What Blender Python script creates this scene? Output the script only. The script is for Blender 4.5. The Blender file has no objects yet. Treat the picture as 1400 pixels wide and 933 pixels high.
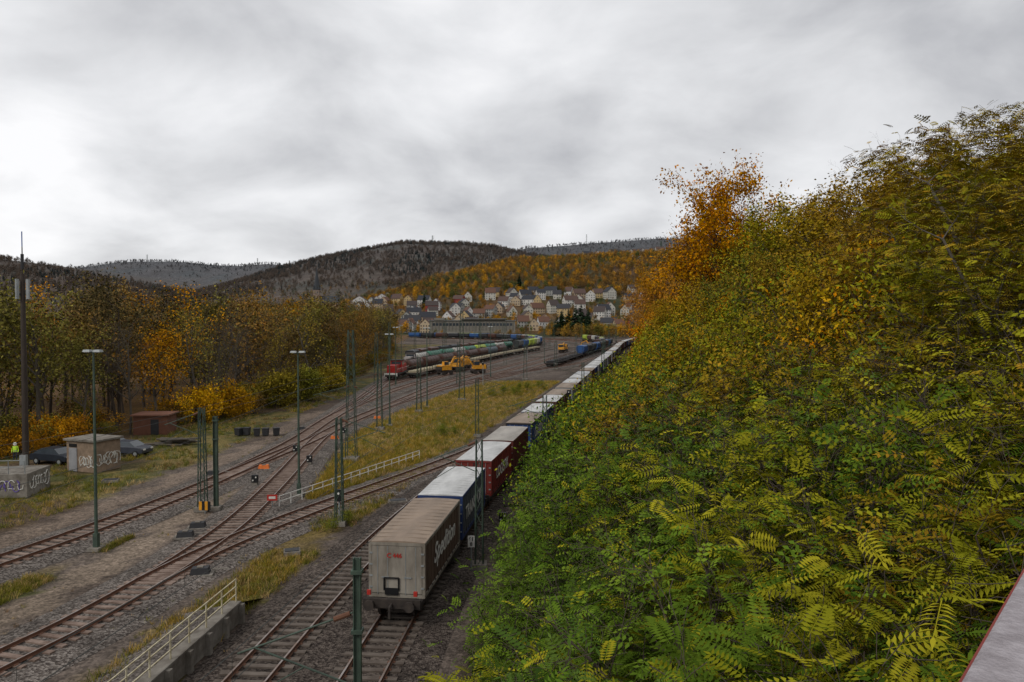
import bpy, math, random
import numpy as np
from mathutils import Vector, Matrix
rng=np.random.default_rng(7); random.seed(7)
scene=bpy.context.scene
H=13.2
# ------------------------------------------------------------------ materials
def nodes(name):
    m=bpy.data.materials.new(name); m.use_nodes=True
    nt=m.node_tree; return m,nt,nt.nodes['Principled BSDF']
def N(nt,t,**k):
    n=nt.nodes.new(t)
    for a,b in k.items(): setattr(n,a,b)
    return n
def mat(name,col,rough=.8,metal=0,col2=None,scale=3,bump=0,bscale=None,stretch=(1,1,1),lo=.35,hi=.65,spec=.3,alpha=None):
    m,nt,b=nodes(name)
    b.inputs['Roughness'].default_value=rough; b.inputs['Metallic'].default_value=metal
    b.inputs['Specular IOR Level'].default_value=spec
    if col2 is None: col2=tuple(c*.72 for c in col)
    tc=N(nt,'ShaderNodeTexCoord'); mp=N(nt,'ShaderNodeMapping'); mp.inputs['Scale'].default_value=stretch
    nt.links.new(tc.outputs['Object'],mp.inputs['Vector'])
    no=N(nt,'ShaderNodeTexNoise'); no.inputs['Scale'].default_value=scale; no.inputs['Detail'].default_value=5
    no.inputs['Roughness'].default_value=.65
    nt.links.new(mp.outputs[0],no.inputs['Vector'])
    cr=N(nt,'ShaderNodeValToRGB'); cr.color_ramp.elements[0].position=lo; cr.color_ramp.elements[1].position=hi
    cr.color_ramp.elements[0].color=(*col2,1); cr.color_ramp.elements[1].color=(*col,1)
    nt.links.new(no.outputs['Fac'],cr.inputs['Fac']); nt.links.new(cr.outputs[0],b.inputs['Base Color'])
    if bump:
        n2=N(nt,'ShaderNodeTexNoise'); n2.inputs['Scale'].default_value=bscale or scale*4; n2.inputs['Detail'].default_value=2
        nt.links.new(mp.outputs[0],n2.inputs['Vector'])
        bp=N(nt,'ShaderNodeBump'); bp.inputs['Strength'].default_value=bump; bp.inputs['Distance'].default_value=.05
        nt.links.new(n2.outputs['Fac'],bp.inputs['Height']); nt.links.new(bp.outputs[0],b.inputs['Normal'])
    return m
def ballastmat(name,c1,c2,c3):
    m,nt,b=nodes(name); b.inputs['Roughness'].default_value=.95; b.inputs['Specular IOR Level'].default_value=.1
    tc=N(nt,'ShaderNodeTexCoord')
    v=N(nt,'ShaderNodeTexVoronoi'); v.inputs['Scale'].default_value=11; nt.links.new(tc.outputs['Object'],v.inputs['Vector'])
    cr=N(nt,'ShaderNodeValToRGB'); e=cr.color_ramp.elements; e[0].position=.1; e[0].color=(*c1,1); e[1].position=.9; e[1].color=(*c3,1)
    k=e.new(.5); k.color=(*c2,1)
    sp=N(nt,'ShaderNodeSeparateColor'); nt.links.new(v.outputs['Color'],sp.inputs[0]); nt.links.new(sp.outputs[0],cr.inputs['Fac'])
    no=N(nt,'ShaderNodeTexNoise'); no.inputs['Scale'].default_value=.35; no.inputs['Detail'].default_value=6; no.inputs['Roughness'].default_value=.7
    nt.links.new(tc.outputs['Object'],no.inputs['Vector'])
    mr=N(nt,'ShaderNodeMapRange'); mr.inputs['From Min'].default_value=.3; mr.inputs['From Max'].default_value=.7
    mr.inputs['To Min'].default_value=.55; mr.inputs['To Max'].default_value=1.4; nt.links.new(no.outputs['Fac'],mr.inputs['Value'])
    mx=N(nt,'ShaderNodeMix',data_type='RGBA',blend_type='MULTIPLY'); mx.inputs[0].default_value=1
    nt.links.new(cr.outputs[0],mx.inputs[6]); nt.links.new(mr.outputs[0],mx.inputs[7]); nt.links.new(mx.outputs[2],b.inputs['Base Color'])
    bp=N(nt,'ShaderNodeBump'); bp.inputs['Strength'].default_value=.9; bp.inputs['Distance'].default_value=.06
    nt.links.new(v.outputs['Distance'],bp.inputs['Height']); nt.links.new(bp.outputs[0],b.inputs['Normal'])
    return m
def leafmat(name,inst):
    m=bpy.data.materials.new(name); m.use_nodes=True; nt=m.node_tree; nt.nodes.clear()
    out=N(nt,'ShaderNodeOutputMaterial'); b=N(nt,'ShaderNodeBsdfDiffuse')
    if inst:
        a=N(nt,'ShaderNodeAttribute',attribute_type='INSTANCER',attribute_name='tint'); tint=a.outputs['Color']
    else:
        a=N(nt,'ShaderNodeObjectInfo'); tint=a.outputs['Color']
    l=N(nt,'ShaderNodeAttribute',attribute_name='lv')
    hs=N(nt,'ShaderNodeHueSaturation'); hs.inputs['Saturation'].default_value=1.03
    m1=N(nt,'ShaderNodeMapRange'); m1.inputs['To Min'].default_value=.525; m1.inputs['To Max'].default_value=.485
    m2=N(nt,'ShaderNodeMapRange'); m2.inputs['To Min'].default_value=.5; m2.inputs['To Max'].default_value=2.0
    nt.links.new(l.outputs['Fac'],m1.inputs['Value']); nt.links.new(l.outputs['Fac'],m2.inputs['Value'])
    nt.links.new(m1.outputs[0],hs.inputs['Hue']); nt.links.new(m2.outputs[0],hs.inputs['Value']); nt.links.new(tint,hs.inputs['Color'])
    nt.links.new(hs.outputs[0],b.inputs['Color']); nt.links.new(b.outputs[0],out.inputs[0])
    return m
M_leafI=leafmat('leaf_mass',True); M_leafO=leafmat('leaf_tree',False)
M_bark=mat('bark',(.10,.085,.068),.9,scale=6); M_twig=mat('twig',(.085,.065,.05),.9,scale=4)
M_rust=mat('rail_rust',(.13,.06,.035),.85,scale=3); M_steel=mat('rail_steel',(.34,.31,.29),.42,.7,scale=2,col2=(.22,.14,.10))
M_slw=mat('sleeper_wood',(.25,.185,.15),.9,scale=1.3,col2=(.10,.062,.045),bump=.3); M_slc=mat('sleeper_concrete',(.14,.115,.095),.9,scale=1.1,col2=(.07,.053,.042))
M_bal1=ballastmat('ballast_grey',(.045,.037,.032),(.105,.089,.077),(.20,.175,.155)); M_bal2=ballastmat('ballast_brown',(.026,.02,.017),(.062,.049,.041),(.12,.098,.082))
M_green=mat('mast_green',(.06,.09,.065),.6,scale=2,col2=(.035,.05,.038)); M_galv=mat('galvanised',(.33,.35,.35),.5,.4); M_dkmetal=mat('dark_metal',(.03,.03,.032),.6)
M_white=mat('white_paint',(.70,.69,.65),.6,scale=2,col2=(.48,.46,.41)); M_cream=mat('cream_paint',(.56,.51,.36),.6,scale=3,col2=(.33,.27,.16))
M_conc=mat('concrete',(.23,.21,.18),.9,scale=1.2,col2=(.10,.085,.068),bump=.3); M_black=mat('black',(.012,.012,.013),.5)
M_glass=mat('window_glass',(.04,.05,.06),.12,scale=1,spec=.6); M_red=mat('red_paint',(.42,.03,.02),.5); M_yel=mat('yellow_paint',(.70,.32,.02),.5,col2=(.42,.18,.015))
M_lime=mat('lime_vest',(.55,.85,.05),.6); M_orange=mat('orange_paint',(.7,.17,.03),.6); M_wire=mat('wire',(.05,.055,.05),.6)
_mc={}
def cmat(c,rough=.6,d=.75,st=(1,1,1),sc=1.5):
    k=(c,rough,st)
    if k not in _mc: _mc[k]=mat('paint_%02d'%len(_mc),c,rough,scale=sc,col2=tuple(x*d for x in c),stretch=st)
    return _mc[k]
# ------------------------------------------------------------------ mesh helpers
class MB:
    def __init__(s): s.v=[];s.f=[];s.m=[]
    def add(s,vs,fs,mat=0):
        o=len(s.v)
        s.v+=[tuple(p) for p in vs]; s.f+=[tuple(o+i for i in f) for f in fs]; s.m+=[mat]*len(fs)
    def box(s,c,d,mat=0,rz=0,tx=1,ty=1):
        x,y,z=[q/2 for q in d]; ca,sa=math.cos(rz),math.sin(rz); vs=[]
        for k,(a,b) in ((-1,(1,1)),(1,(tx,ty))):
            for i,j in ((-1,-1),(1,-1),(1,1),(-1,1)):
                px,py=i*x*a,j*y*b; vs.append((c[0]+px*ca-py*sa,c[1]+px*sa+py*ca,c[2]+k*z))
        s.add(vs,[(3,2,1,0),(4,5,6,7),(0,1,5,4),(1,2,6,5),(2,3,7,6),(3,0,4,7)],mat)
    def tube(s,p0,p1,r0,r1=None,n=8,mat=0,cap=True,ph=0):
        r1=r0 if r1 is None else r1
        p0=Vector(p0);p1=Vector(p1);d=(p1-p0).normalized(); a=d.orthogonal().normalized()
        if abs(d.z)<.999: a=d.cross(Vector((0,0,1))).normalized()
        b=d.cross(a); vs=[]
        for p,r in((p0,r0),(p1,r1)):
            for i in range(n):
                t=2*math.pi*i/n+ph; vs.append(tuple(p+a*math.cos(t)*r+b*math.sin(t)*r))
        fs=[(i,(i+1)%n,n+(i+1)%n,n+i) for i in range(n)]
        if cap: fs+=[tuple(range(n-1,-1,-1)),tuple(range(n,2*n))]
        s.add(vs,fs,mat)
    def beam(s,p0,p1,w,mat=0): s.tube(p0,p1,w*.707,None,4,mat,True,math.pi/4)
    def prism(s,prof,x0,x1,mat=0,axis='x'):
        n=len(prof); vs=[]
        for x in(x0,x1):
            for a,b in prof: vs.append((x,a,b) if axis=='x' else (a,x,b))
        s.add(vs,[(i,(i+1)%n,n+(i+1)%n,n+i) for i in range(n)]+[tuple(range(n-1,-1,-1)),tuple(range(n,2*n))],mat)
    def build(s,name,mats,parent=None,loc=(0,0,0),rz=0,bevel=0,smooth=False,fix=True):
        me=bpy.data.meshes.new(name); me.from_pydata(s.v,[],s.f)
        for m in mats: me.materials.append(m)
        me.polygons.foreach_set('material_index',s.m)
        if fix:
            import bmesh
            bm=bmesh.new(); bm.from_mesh(me); bmesh.ops.recalc_face_normals(bm,faces=bm.faces); bm.to_mesh(me); bm.free()
        if smooth: me.polygons.foreach_set('use_smooth',[True]*len(me.polygons))
        o=bpy.data.objects.new(name,me); scene.collection.objects.link(o); o.location=loc; o.rotation_euler=(0,0,rz)
        if parent: o.parent=parent
        if bevel:
            b=o.modifiers.new('b','BEVEL'); b.width=bevel; b.segments=2; b.limit_method='ANGLE'
        return o
def empty(name,loc=(0,0,0),rz=0):
    o=bpy.data.objects.new(name,None); scene.collection.objects.link(o); o.location=loc; o.rotation_euler=(0,0,rz); return o
def npmesh(name,V,F,mats,mi=None,attrs=None,smooth=False,link=True):
    me=bpy.data.meshes.new(name); V=np.ascontiguousarray(V,dtype=np.float32); F=np.ascontiguousarray(F,dtype=np.int32)
    me.vertices.add(len(V)); me.vertices.foreach_set('co',V.ravel())
    me.loops.add(F.size); me.loops.foreach_set('vertex_index',F.ravel())
    me.polygons.add(len(F)); me.polygons.foreach_set('loop_start',np.arange(0,F.size,4,dtype=np.int32))
    for m in mats: me.materials.append(m)
    if mi is not None: me.polygons.foreach_set('material_index',np.asarray(mi,dtype=np.int32))
    if smooth: me.polygons.foreach_set('use_smooth',np.ones(len(F),dtype=bool))
    for k,(t,a) in (attrs or {}).items():
        at=me.attributes.new(k,t,'POINT')
        at.data.foreach_set('color' if t=='FLOAT_COLOR' else 'value',np.asarray(a,dtype=np.float32).ravel())
    me.update(calc_edges=True)
    o=bpy.data.objects.new(name,me)
    if link: scene.collection.objects.link(o)
    return o
def scatter(name,P,rot,scl,idx,tint,variants):
    P=np.asarray(P,dtype=np.float32); n=len(P)
    me=bpy.data.meshes.new(name); me.vertices.add(n); me.vertices.foreach_set('co',P.ravel())
    def at(k,t,a,f='value'):
        q=me.attributes.new(k,t,'POINT'); q.data.foreach_set(f,a)
    at('rot','FLOAT_VECTOR',np.asarray(rot,dtype=np.float32).ravel(),'vector'); at('scl','FLOAT',np.asarray(scl,dtype=np.float32))
    at('idx','INT',np.asarray(idx,dtype=np.int32))
    t4=np.ones((n,4),dtype=np.float32); t4[:,:3]=tint; at('tint','FLOAT_COLOR',t4.ravel(),'color')
    o=bpy.data.objects.new(name,me); scene.collection.objects.link(o)
    col=bpy.data.collections.new(name+'_variants')
    for v in variants: col.objects.link(v)
    ng=bpy.data.node_groups.new(name+'_gn','GeometryNodeTree')
    ng.interface.new_socket('Geometry',in_out='INPUT',socket_type='NodeSocketGeometry'); ng.interface.new_socket('Geometry',in_out='OUTPUT',socket_type='NodeSocketGeometry')
    gi=ng.nodes.new('NodeGroupInput'); go=ng.nodes.new('NodeGroupOutput'); ip=ng.nodes.new('GeometryNodeInstanceOnPoints')
    ci=ng.nodes.new('GeometryNodeCollectionInfo'); ci.inputs['Collection'].default_value=col; ci.inputs['Separate Children'].default_value=True; ci.inputs['Reset Children'].default_value=True
    def na(k,t):
        q=ng.nodes.new('GeometryNodeInputNamedAttribute'); q.data_type=t; q.inputs['Name'].default_value=k
        return [s for s in q.outputs if s.enabled and s.name=='Attribute'][0]
    er=ng.nodes.new('FunctionNodeEulerToRotation')
    L=ng.links.new
    L(gi.outputs[0],ip.inputs['Points']); L(ci.outputs[0],ip.inputs['Instance']); ip.inputs['Pick Instance'].default_value=True
    L(na('idx','INT'),ip.inputs['Instance Index']); L(na('rot','FLOAT_VECTOR'),er.inputs[0]); L(er.outputs[0],ip.inputs['Rotation'])
    L(na('scl','FLOAT'),ip.inputs['Scale']); L(ip.outputs[0],go.inputs[0])
    md=o.modifiers.new('scatter','NODES'); md.node_group=ng
    return o
def vn(x,y,s):
    xi=np.floor(x);yi=np.floor(y);fx=x-xi;fy=y-yi;fx=fx*fx*(3-2*fx);fy=fy*fy*(3-2*fy)
    h=lambda a,b:(lambda q:q-np.floor(q))(np.sin(a*127.1+b*311.7+s*74.7)*43758.5453)
    return (h(xi,yi)*(1-fx)+h(xi+1,yi)*fx)*(1-fy)+(h(xi,yi+1)*(1-fx)+h(xi+1,yi+1)*fx)*fy
def fbm(x,y,s,o=4):
    r=0;a=.5;t=0
    for i in range(o): r=r+a*vn(x*2**i,y*2**i,s+i); t+=a; a*=.5
    return r/t
sst=lambda t:(lambda q:q*q*(3-2*q))(np.clip(t,0,1))
# ------------------------------------------------------------------ paths
def spline(pts,step=1.0):
    P=[Vector((a,b)) for a,b in pts]; P=[2*P[0]-P[1]]+P+[2*P[-1]-P[-2]]; out=[]
    for i in range(1,len(P)-2):
        for k in range(24):
            t=k/24; a,b,c,d=P[i-1:i+3]
            out.append(.5*((2*b)+(c-a)*t+(2*a-5*b+4*c-d)*t*t+(3*b-a-3*c+d)*t**3))
    out.append(P[-2]); A=np.array([tuple(p) for p in out])
    for _ in range(30): A[1:-1]=A[1:-1]*.5+(A[:-2]+A[2:])*.25
    s=np.r_[0,np.cumsum(np.hypot(*np.diff(A,axis=0).T))]; q=np.arange(0,s[-1],step)
    return np.c_[np.interp(q,s,A[:,0]),np.interp(q,s,A[:,1])]
def nrm(A):
    t=np.gradient(A,axis=0); t/=np.linalg.norm(t,axis=1)[:,None]; return np.c_[t[:,1],-t[:,0]]   # points right
def off(A,d): return A+nrm(A)*(np.asarray(d).reshape(-1,1) if np.ndim(d) else d)
T3=spline([(-11,-60),(-7.4,0),(-5.9,20),(-5.05,31.5),(-4.0,41),(-2.7,50),(-1.1,59),(0.7,69),(2.85,81),(4.9,91.5),(16,151),(34,246),(63,394),(115,560),(190,720)])
T2=off(T3,-4.1)
T1=spline([(-30,0),(-23,15),(-19.6,27.6),(-18.75,31),(-18.1,36),(-17.8,41),(-17.95,48.3),(-19.2,61),(-20.9,75),(-21.6,86.4),(-19.6,107.6),(-13.9,138),(-3.7,182),(12.7,252),(35,345),(47,420),(38,500),(0,565),(-50,600),(-140,640)])
T1b=spline([(-18.1,36),(-17.3,40),(-15.9,44.5),(-13.3,51),(-10.3,57.6),(-6.8,65.7),(-3.5,74),(-1.2,81.5),(0.8,91.5)])
T0=spline([(-42,0),(-32,25),(-27.7,39.4),(-26.2,45.8),(-24.5,56.4),(-23.8,67.4),(-23.6,80.6),(-24.4,97),(-24,119),(-21,149),(-11.5,202),(4,280),(22,355),(31,420),(24,485),(-8,545),(-55,578),(-140,618)])
XL=spline([(-24.2,60),(-23.3,68),(-22.2,77),(-21.6,86.4)])
fx1=lambda y:np.interp(y,T1[:,1],T1[:,0]); fx0=lambda y:np.interp(y,T0[:,1],T0[:,0]); fx3=lambda y:np.interp(y,T3[:,1],T3[:,0])
def fan(base,y0,y1,d,ramp):
    i=int(np.argmax(base[:,1]>=y0)); B=base[i:]
    s=np.arange(len(B)); return off(B,d*sst(s/ramp))
yard=[fan(T0,95,0,-4.6,60),fan(T0,100,0,-9.4,85),fan(T0,100,0,-14.4,105),fan(T0,105,0,-19.5,125),fan(T0,105,0,-24.6,140),
      fan(T1,105,0,-4.4,60),fan(T1,135,0,4.6,50),fan(T1,150,0,9.2,70),fan(T1,160,0,13.8,80)]
def at(A,s):
    i=int(np.clip(s,0,len(A)-2)); f=s-i; return A[i]*(1-f)+A[i+1]*f
def sweep(mb,A,sec,mats):
    nn=nrm(A); n=len(sec); o=len(mb.v)
    for p,q in zip(A,nn):
        for a,z in sec: mb.v.append((p[0]+q[0]*a,p[1]+q[1]*a,z))
    for i in range(len(A)-1):
        for k in range(n-1):
            a=o+i*n+k; mb.f.append((a,a+1,a+n+1,a+n)); mb.m.append(mats[k])
def track(A,kind,lift,name):
    if len(A)<5: return
    g=.12+lift
    b=MB(); sweep(b,A,[(-2.6,.0+lift*.2-.02),(-1.6,g),(1.6,g),(2.6,.0+lift*.2-.02)],[2,2,2])
    for e in(-.755,.755):
        t=g+.21
        sweep(b,A,[(e-.07,g+.05),(e-.07,g+.07),(e-.036,g+.09),(e-.036,t),(e+.036,t),(e+.036,g+.09),(e+.07,g+.07),(e+.07,g+.05)],[0,0,0,1,0,0,0])
    s=.3
    nn=nrm(A)
    while s<len(A)-1.5:
        p=at(A,s); q=nn[int(s)]
        if -10<p[1]<260:
            ang=math.atan2(q[1],q[0])+random.uniform(-.015,.015); b.box((p[0],p[1],g+.03),(2.5+random.uniform(-.06,.06),.25,.07),3,ang)
            for e in(-.755,.755): b.box((p[0]+q[0]*e,p[1]+q[1]*e,g+.075),(.3,.15,.02),0,ang)
        s+=.62
    b.build(name,[M_rust,M_steel,M_bal1 if kind else M_bal2,M_slw if kind else M_slc],fix=False)
track(T3,0,.0,'railway_track'); track(T2,0,.006,'railway_track'); track(T1,1,.012,'railway_track'); track(T1b,1,.018,'railway_track')
track(T0,1,.024,'railway_track'); track(XL,1,.030,'railway_track')
for i,a in enumerate(yard): track(a,1,.036+.006*i,'railway_track')
# ------------------------------------------------------------------ terrain
def hgt(x,y):
    x=np.asarray(x,float);y=np.asarray(y,float)
    xt=np.interp(y,T3[:,1],T3[:,0]); d=x-xt-3.6-1.6*sst((y-40)/40)
    r=17*(1-np.exp(-np.maximum(d,0)*.62/17*1.25))*1.0+.09*np.clip(d-25,0,300)
    r=r*(1-.3*sst((y-450)/300))*(1-sst((y-1200)/800))
    r=r+(fbm(x*.15,y*.15,3)-.5)*1.2*sst(d/8)
    tp=np.interp(x,[-3000,-600,-340,-240,-188,-135,-80,0,108,200,310,500,3000],[30,25,33,48,64,84,100,118,124,130,142,150,180])
    t=tp*sst((y-630)/720)*(1+.12*(fbm(x*.006,y*.006,9)-.5))
    A=np.interp(x,[-3000,-1500,-1100,-900,-750,-600,-420,-240,-60,60,300,600,3000],[60,110,150,225,262,295,328,323,305,278,238,235,300])
    A=A*np.where(y<3000,np.exp(-((y-3000)/850)**2),np.exp(-((y-3000)/1500)**2))*(1+.10*(fbm(x*.003,y*.003,5)-.5))
    B=np.interp(x,[-6000,-2750,-2450,-2170,-1800,-1540,-1200,-500,100,480,900,6000],[300,360,405,410,375,390,340,330,495,525,555,650])
    B=B*np.where(y<4800,np.exp(-((y-4800)/1000)**2),1)*(1+.06*(fbm(x*.002,y*.002,6)-.5))
    Lh=np.interp(x,[-5000,-2500,-1618,-1480,-1320,-1155,-900,-700],[320,280,212,182,152,120,50,0])*np.where(y<2300,np.exp(-((y-2300)/600)**2),1)
    v=np.maximum.reduce([t,A,B,Lh])*sst((y-600)/100)
    lh=np.interp(x,[-400,-120,-60],[12,3,0])*sst((y-250)/200)
    z=np.maximum.reduce([r,v,lh]); return z
def ax(lo,hi,st,g,far0,far1):
    a=list(np.arange(lo,hi,st)); s=st
    while a[-1]<far1: s*=g; a.append(a[-1]+s)
    b=[lo]; s=st
    while b[-1]>far0: s*=g; b.append(b[-1]-s)
    return np.array(b[:0:-1]+a)
gx=ax(-65,38,.55,1.04,-9000,9000); gy=ax(6,125,.55,1.022,-600,9500)
X,Y=np.meshgrid(gx,gy); Z=hgt(X,Y)
def lerp(a,b,t): return a*(1-t[...,None])+np.array(b)*t[...,None]
n1=fbm(X*.12,Y*.12,11);n2=fbm(X*.6,Y*.6,12);n4=fbm(X*1.6,Y*1.6,15,3)
C=np.ones(X.shape+(3,))*np.array((.108,.086,.071)); C=lerp(C,(.062,.046,.036),sst((n1-.42)*5)*.85)
x1=fx1(Y); x0=fx0(Y)
x3=fx3(Y); x2=x3-4.1; xb=np.interp(Y,T1b[:,1],T1b[:,0])
e=(n2-.5)*2.5+(n4-.5)*1.2
band=lambda a,b,w=.5: sst((X-a+e)/w)*sst((b-X-e)/w)
near=sst((630-Y)/30)
def gate(a,b,w=4): return sst((Y-a)/w)*sst((b-Y)/w)
C=lerp(C,(.17,.13,.10),band(x0-5.2,x0-2.6)*gate(25,110)*.8)
C=lerp(C,(.18,.14,.105),band(x1-5.4,x1-2.8)*gate(15,70)*.85)
leftg=sst((x0-5.5-X+e*1.5)/1.5)*gate(-100,420)
grc=lerp(lerp(np.ones(X.shape+(3,))*np.array((.065,.07,.018)),(.15,.115,.035),sst((n2-.42)*5)),(.09,.062,.036),sst((n1-.48)*6))
C=C*(1-(leftg*.85)[...,None])+grc*(leftg*.85)[...,None]
g3=band(x0+3,x1-5.4)*gate(30,62)*sst((n1-.25)*4); C=C*(1-g3[...,None])+grc*g3[...,None]
g5=sst((x1-6-X+e)/1)*sst((X-x0-3)/1)*gate(62,100)*sst((n1-.45)*8)*.7; C=C*(1-g5[...,None])+grc*g5[...,None]
tri=band(x1+3.2,np.where(Y<78,xb-2.8,x2-3.2))*gate(54,165,6)
dry=lerp(lerp(np.ones(X.shape+(3,))*np.array((.19,.135,.03)),(.105,.10,.022),sst((n1-.45)*5)),(.24,.17,.075),sst((n4-.5)*4)*.6)
C=C*(1-tri[...,None])+dry*tri[...,None]
st=band(x2-6.2,x2-3.0)*gate(12,66)*sst((n1-.2)*4)*.9; C=C*(1-st[...,None])+(dry*.65)*st[...,None]
lit=sst((np.interp(Y,[0,60,74,88,115,150,200,263,330,600],[-75,-60,-50,-43,-37,-36,-41,-46,-56,-80])-X+e*2)/5); C=lerp(C,(.12,.065,.025),lit*.85)
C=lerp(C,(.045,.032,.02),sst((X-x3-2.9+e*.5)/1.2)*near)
far=sst((Y-600)/60)
hc=lerp(lerp(np.ones(X.shape+(3,))*np.array((.095,.052,.022)),(.036,.042,.018),sst((fbm(X*.012,Y*.012,21)-.45)*6)),(.11,.07,.035),sst((fbm(X*.02,Y*.006,22)-.52)*7))
C=C*(1-far[...,None])+hc*far[...,None]
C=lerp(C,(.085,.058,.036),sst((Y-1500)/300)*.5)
hz=np.clip((Y-800)/4600,0,1)**.62*.85; C=lerp(C,(.078,.090,.106),hz)  # aerial haze painted into the ground colour, growing with world Y
C*= (1+.35*(n4-.5))[...,None]
ny,nx=X.shape; idx=np.arange(nx*ny).reshape(ny,nx)
F=np.stack([idx[:-1,:-1],idx[:-1,1:],idx[1:,1:],idx[1:,:-1]],-1).reshape(-1,4)
gm,nt,b=nodes('ground'); b.inputs['Roughness'].default_value=.95; b.inputs['Specular IOR Level'].default_value=.1
ca=N(nt,'ShaderNodeAttribute',attribute_name='col'); tc=N(nt,'ShaderNodeTexCoord')
v=N(nt,'ShaderNodeTexVoronoi'); v.inputs['Scale'].default_value=9; nt.links.new(tc.outputs['Object'],v.inputs['Vector'])
sp=N(nt,'ShaderNodeSeparateColor'); nt.links.new(v.outputs['Color'],sp.inputs[0])
no=N(nt,'ShaderNodeTexNoise'); no.inputs['Scale'].default_value=2.5; no.inputs['Detail'].default_value=7; no.inputs['Roughness'].default_value=.75; nt.links.new(tc.outputs['Object'],no.inputs['Vector'])
nb=N(nt,'ShaderNodeTexNoise'); nb.inputs['Scale'].default_value=.05; nb.inputs['Detail'].default_value=5; nb.inputs['Roughness'].default_value=.8; nt.links.new(tc.outputs['Object'],nb.inputs['Vector'])
m1=N(nt,'ShaderNodeMapRange'); m1.inputs['To Min'].default_value=.6; m1.inputs['To Max'].default_value=1.4; nt.links.new(sp.outputs[0],m1.inputs['Value'])
m2=N(nt,'ShaderNodeMapRange'); m2.inputs['From Min'].default_value=.3; m2.inputs['From Max'].default_value=.7; m2.inputs['To Min'].default_value=.55; m2.inputs['To Max'].default_value=1.45; nt.links.new(no.outputs['Fac'],m2.inputs['Value'])
m3=N(nt,'ShaderNodeMapRange'); m3.inputs['From Min'].default_value=.3; m3.inputs['From Max'].default_value=.7; m3.inputs['To Min'].default_value=.6; m3.inputs['To Max'].default_value=1.4; nt.links.new(nb.outputs['Fac'],m3.inputs['Value'])
mm=N(nt,'ShaderNodeMath',operation='MULTIPLY'); nt.links.new(m1.outputs[0],mm.inputs[0]); nt.links.new(m2.outputs[0],mm.inputs[1])
m4=N(nt,'ShaderNodeMath',operation='MULTIPLY'); nt.links.new(mm.outputs[0],m4.inputs[0]); nt.links.new(m3.outputs[0],m4.inputs[1])
mx=N(nt,'ShaderNodeMix',data_type='RGBA',blend_type='MULTIPLY'); mx.inputs[0].default_value=1
nt.links.new(ca.outputs['Color'],mx.inputs[6]); nt.links.new(m4.outputs[0],mx.inputs[7]); nt.links.new(mx.outputs[2],b.inputs['Base Color'])
bp=N(nt,'ShaderNodeBump'); bp.inputs['Strength'].default_value=.7; bp.inputs['Distance'].default_value=.06; nt.links.new(sp.outputs[0],bp.inputs['Height']); nt.links.new(bp.outputs[0],b.inputs['Normal'])
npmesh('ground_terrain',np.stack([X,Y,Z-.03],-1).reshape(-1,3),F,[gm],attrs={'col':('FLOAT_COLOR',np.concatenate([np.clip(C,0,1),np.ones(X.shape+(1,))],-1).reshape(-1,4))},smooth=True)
hz1=lambda x,y: float(hgt(np.array([x]),np.array([y]))[0])
# ------------------------------------------------------------------ vegetation
def T_leaf(w=.34): return np.array([[0,0,0],[w,.5,.06],[0,1,-.05],[-w,.5,.06]],float),np.array([[0,1,2,3]])
def T_pin(n=8,ll=.27,w=.042):
    V=[];Fc=[]
    for i in range(n):
        y=.14+.80*i/(n-1); l=ll*(.55+.45*math.sin(math.pi*(i+1.2)/(n+1.5)))
        for s in(-1,1):
            o=len(V); V+=[(0,y,-.3*y*y),(s*l*.5,y+w+.02,-.3*y*y-.01),(s*l,y+.07,-.3*y*y-.06),(s*l*.5,y-w+.02,-.3*y*y-.01)]; Fc.append([o,o+1,o+2,o+3])
    o=len(V); V+=[(0,.92,-.26),(.04,1.02,-.31),(0,1.16,-.4),(-.04,1.02,-.31)]; Fc.append([o,o+1,o+2,o+3])
    o=len(V); V+=[(-.008,0,0),(.008,0,0),(.005,.95,-.27),(-.005,.95,-.27)]; Fc.append([o,o+1,o+2,o+3])
    return np.array(V),np.array(Fc)
def leafset(P,Fd,Up,size,T):
    TV,TF=T; Fd=Fd/np.linalg.norm(Fd,axis=1)[:,None]; S=np.cross(Fd,Up); S/=np.linalg.norm(S,axis=1)[:,None]+1e-9; U=np.cross(S,Fd)
    V=P[:,None]+size[:,None,None]*(TV[None,:,0:1]*S[:,None]+TV[None,:,1:2]*Fd[:,None]+TV[None,:,2:3]*U[:,None])
    k=len(TV); Fc=(TF[None]+np.arange(len(P))[:,None,None]*k).reshape(-1,4); return V.reshape(-1,3),Fc
def grow(R,p,d,L,r,lvl,c,segs,tips):
    n=c['n'][lvl]; mx=c['max']; r0=r; pr=r
    for i in range(n):
        d=(d+Vector((R.gauss(0,1),R.gauss(0,1),R.gauss(0,1)))*c['wob'][lvl]+Vector((0,0,c['up'][lvl]))).normalized()
        q=p+d*(L/n); rr=max(r0*(1-(i+1)/n*(.75 if lvl else .7)),.004); segs.append((p,q,pr,rr,c['sides'][lvl])); pr=rr
        if lvl>=mx-1: tips.append((q.copy(),d.copy(),lvl))
        if lvl<mx and (lvl>0 or i>=c['st']):
            for _ in range(c['k'][lvl]):
                a=math.radians(R.uniform(*c['ang'])); pe=d.cross(Vector((R.gauss(0,1),R.gauss(0,1),R.gauss(0,1)))).normalized()
                f=(1.15-.55*i/n) if lvl==0 else 1
                grow(R,q.copy() if R.random()<.5 else p.lerp(q,R.random()),(d*math.cos(a)+pe*math.sin(a)).normalized(),L*c['rat'][lvl]*f*R.uniform(.75,1.2),rr*.62,lvl+1,c,segs,tips)
        p=q
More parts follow.
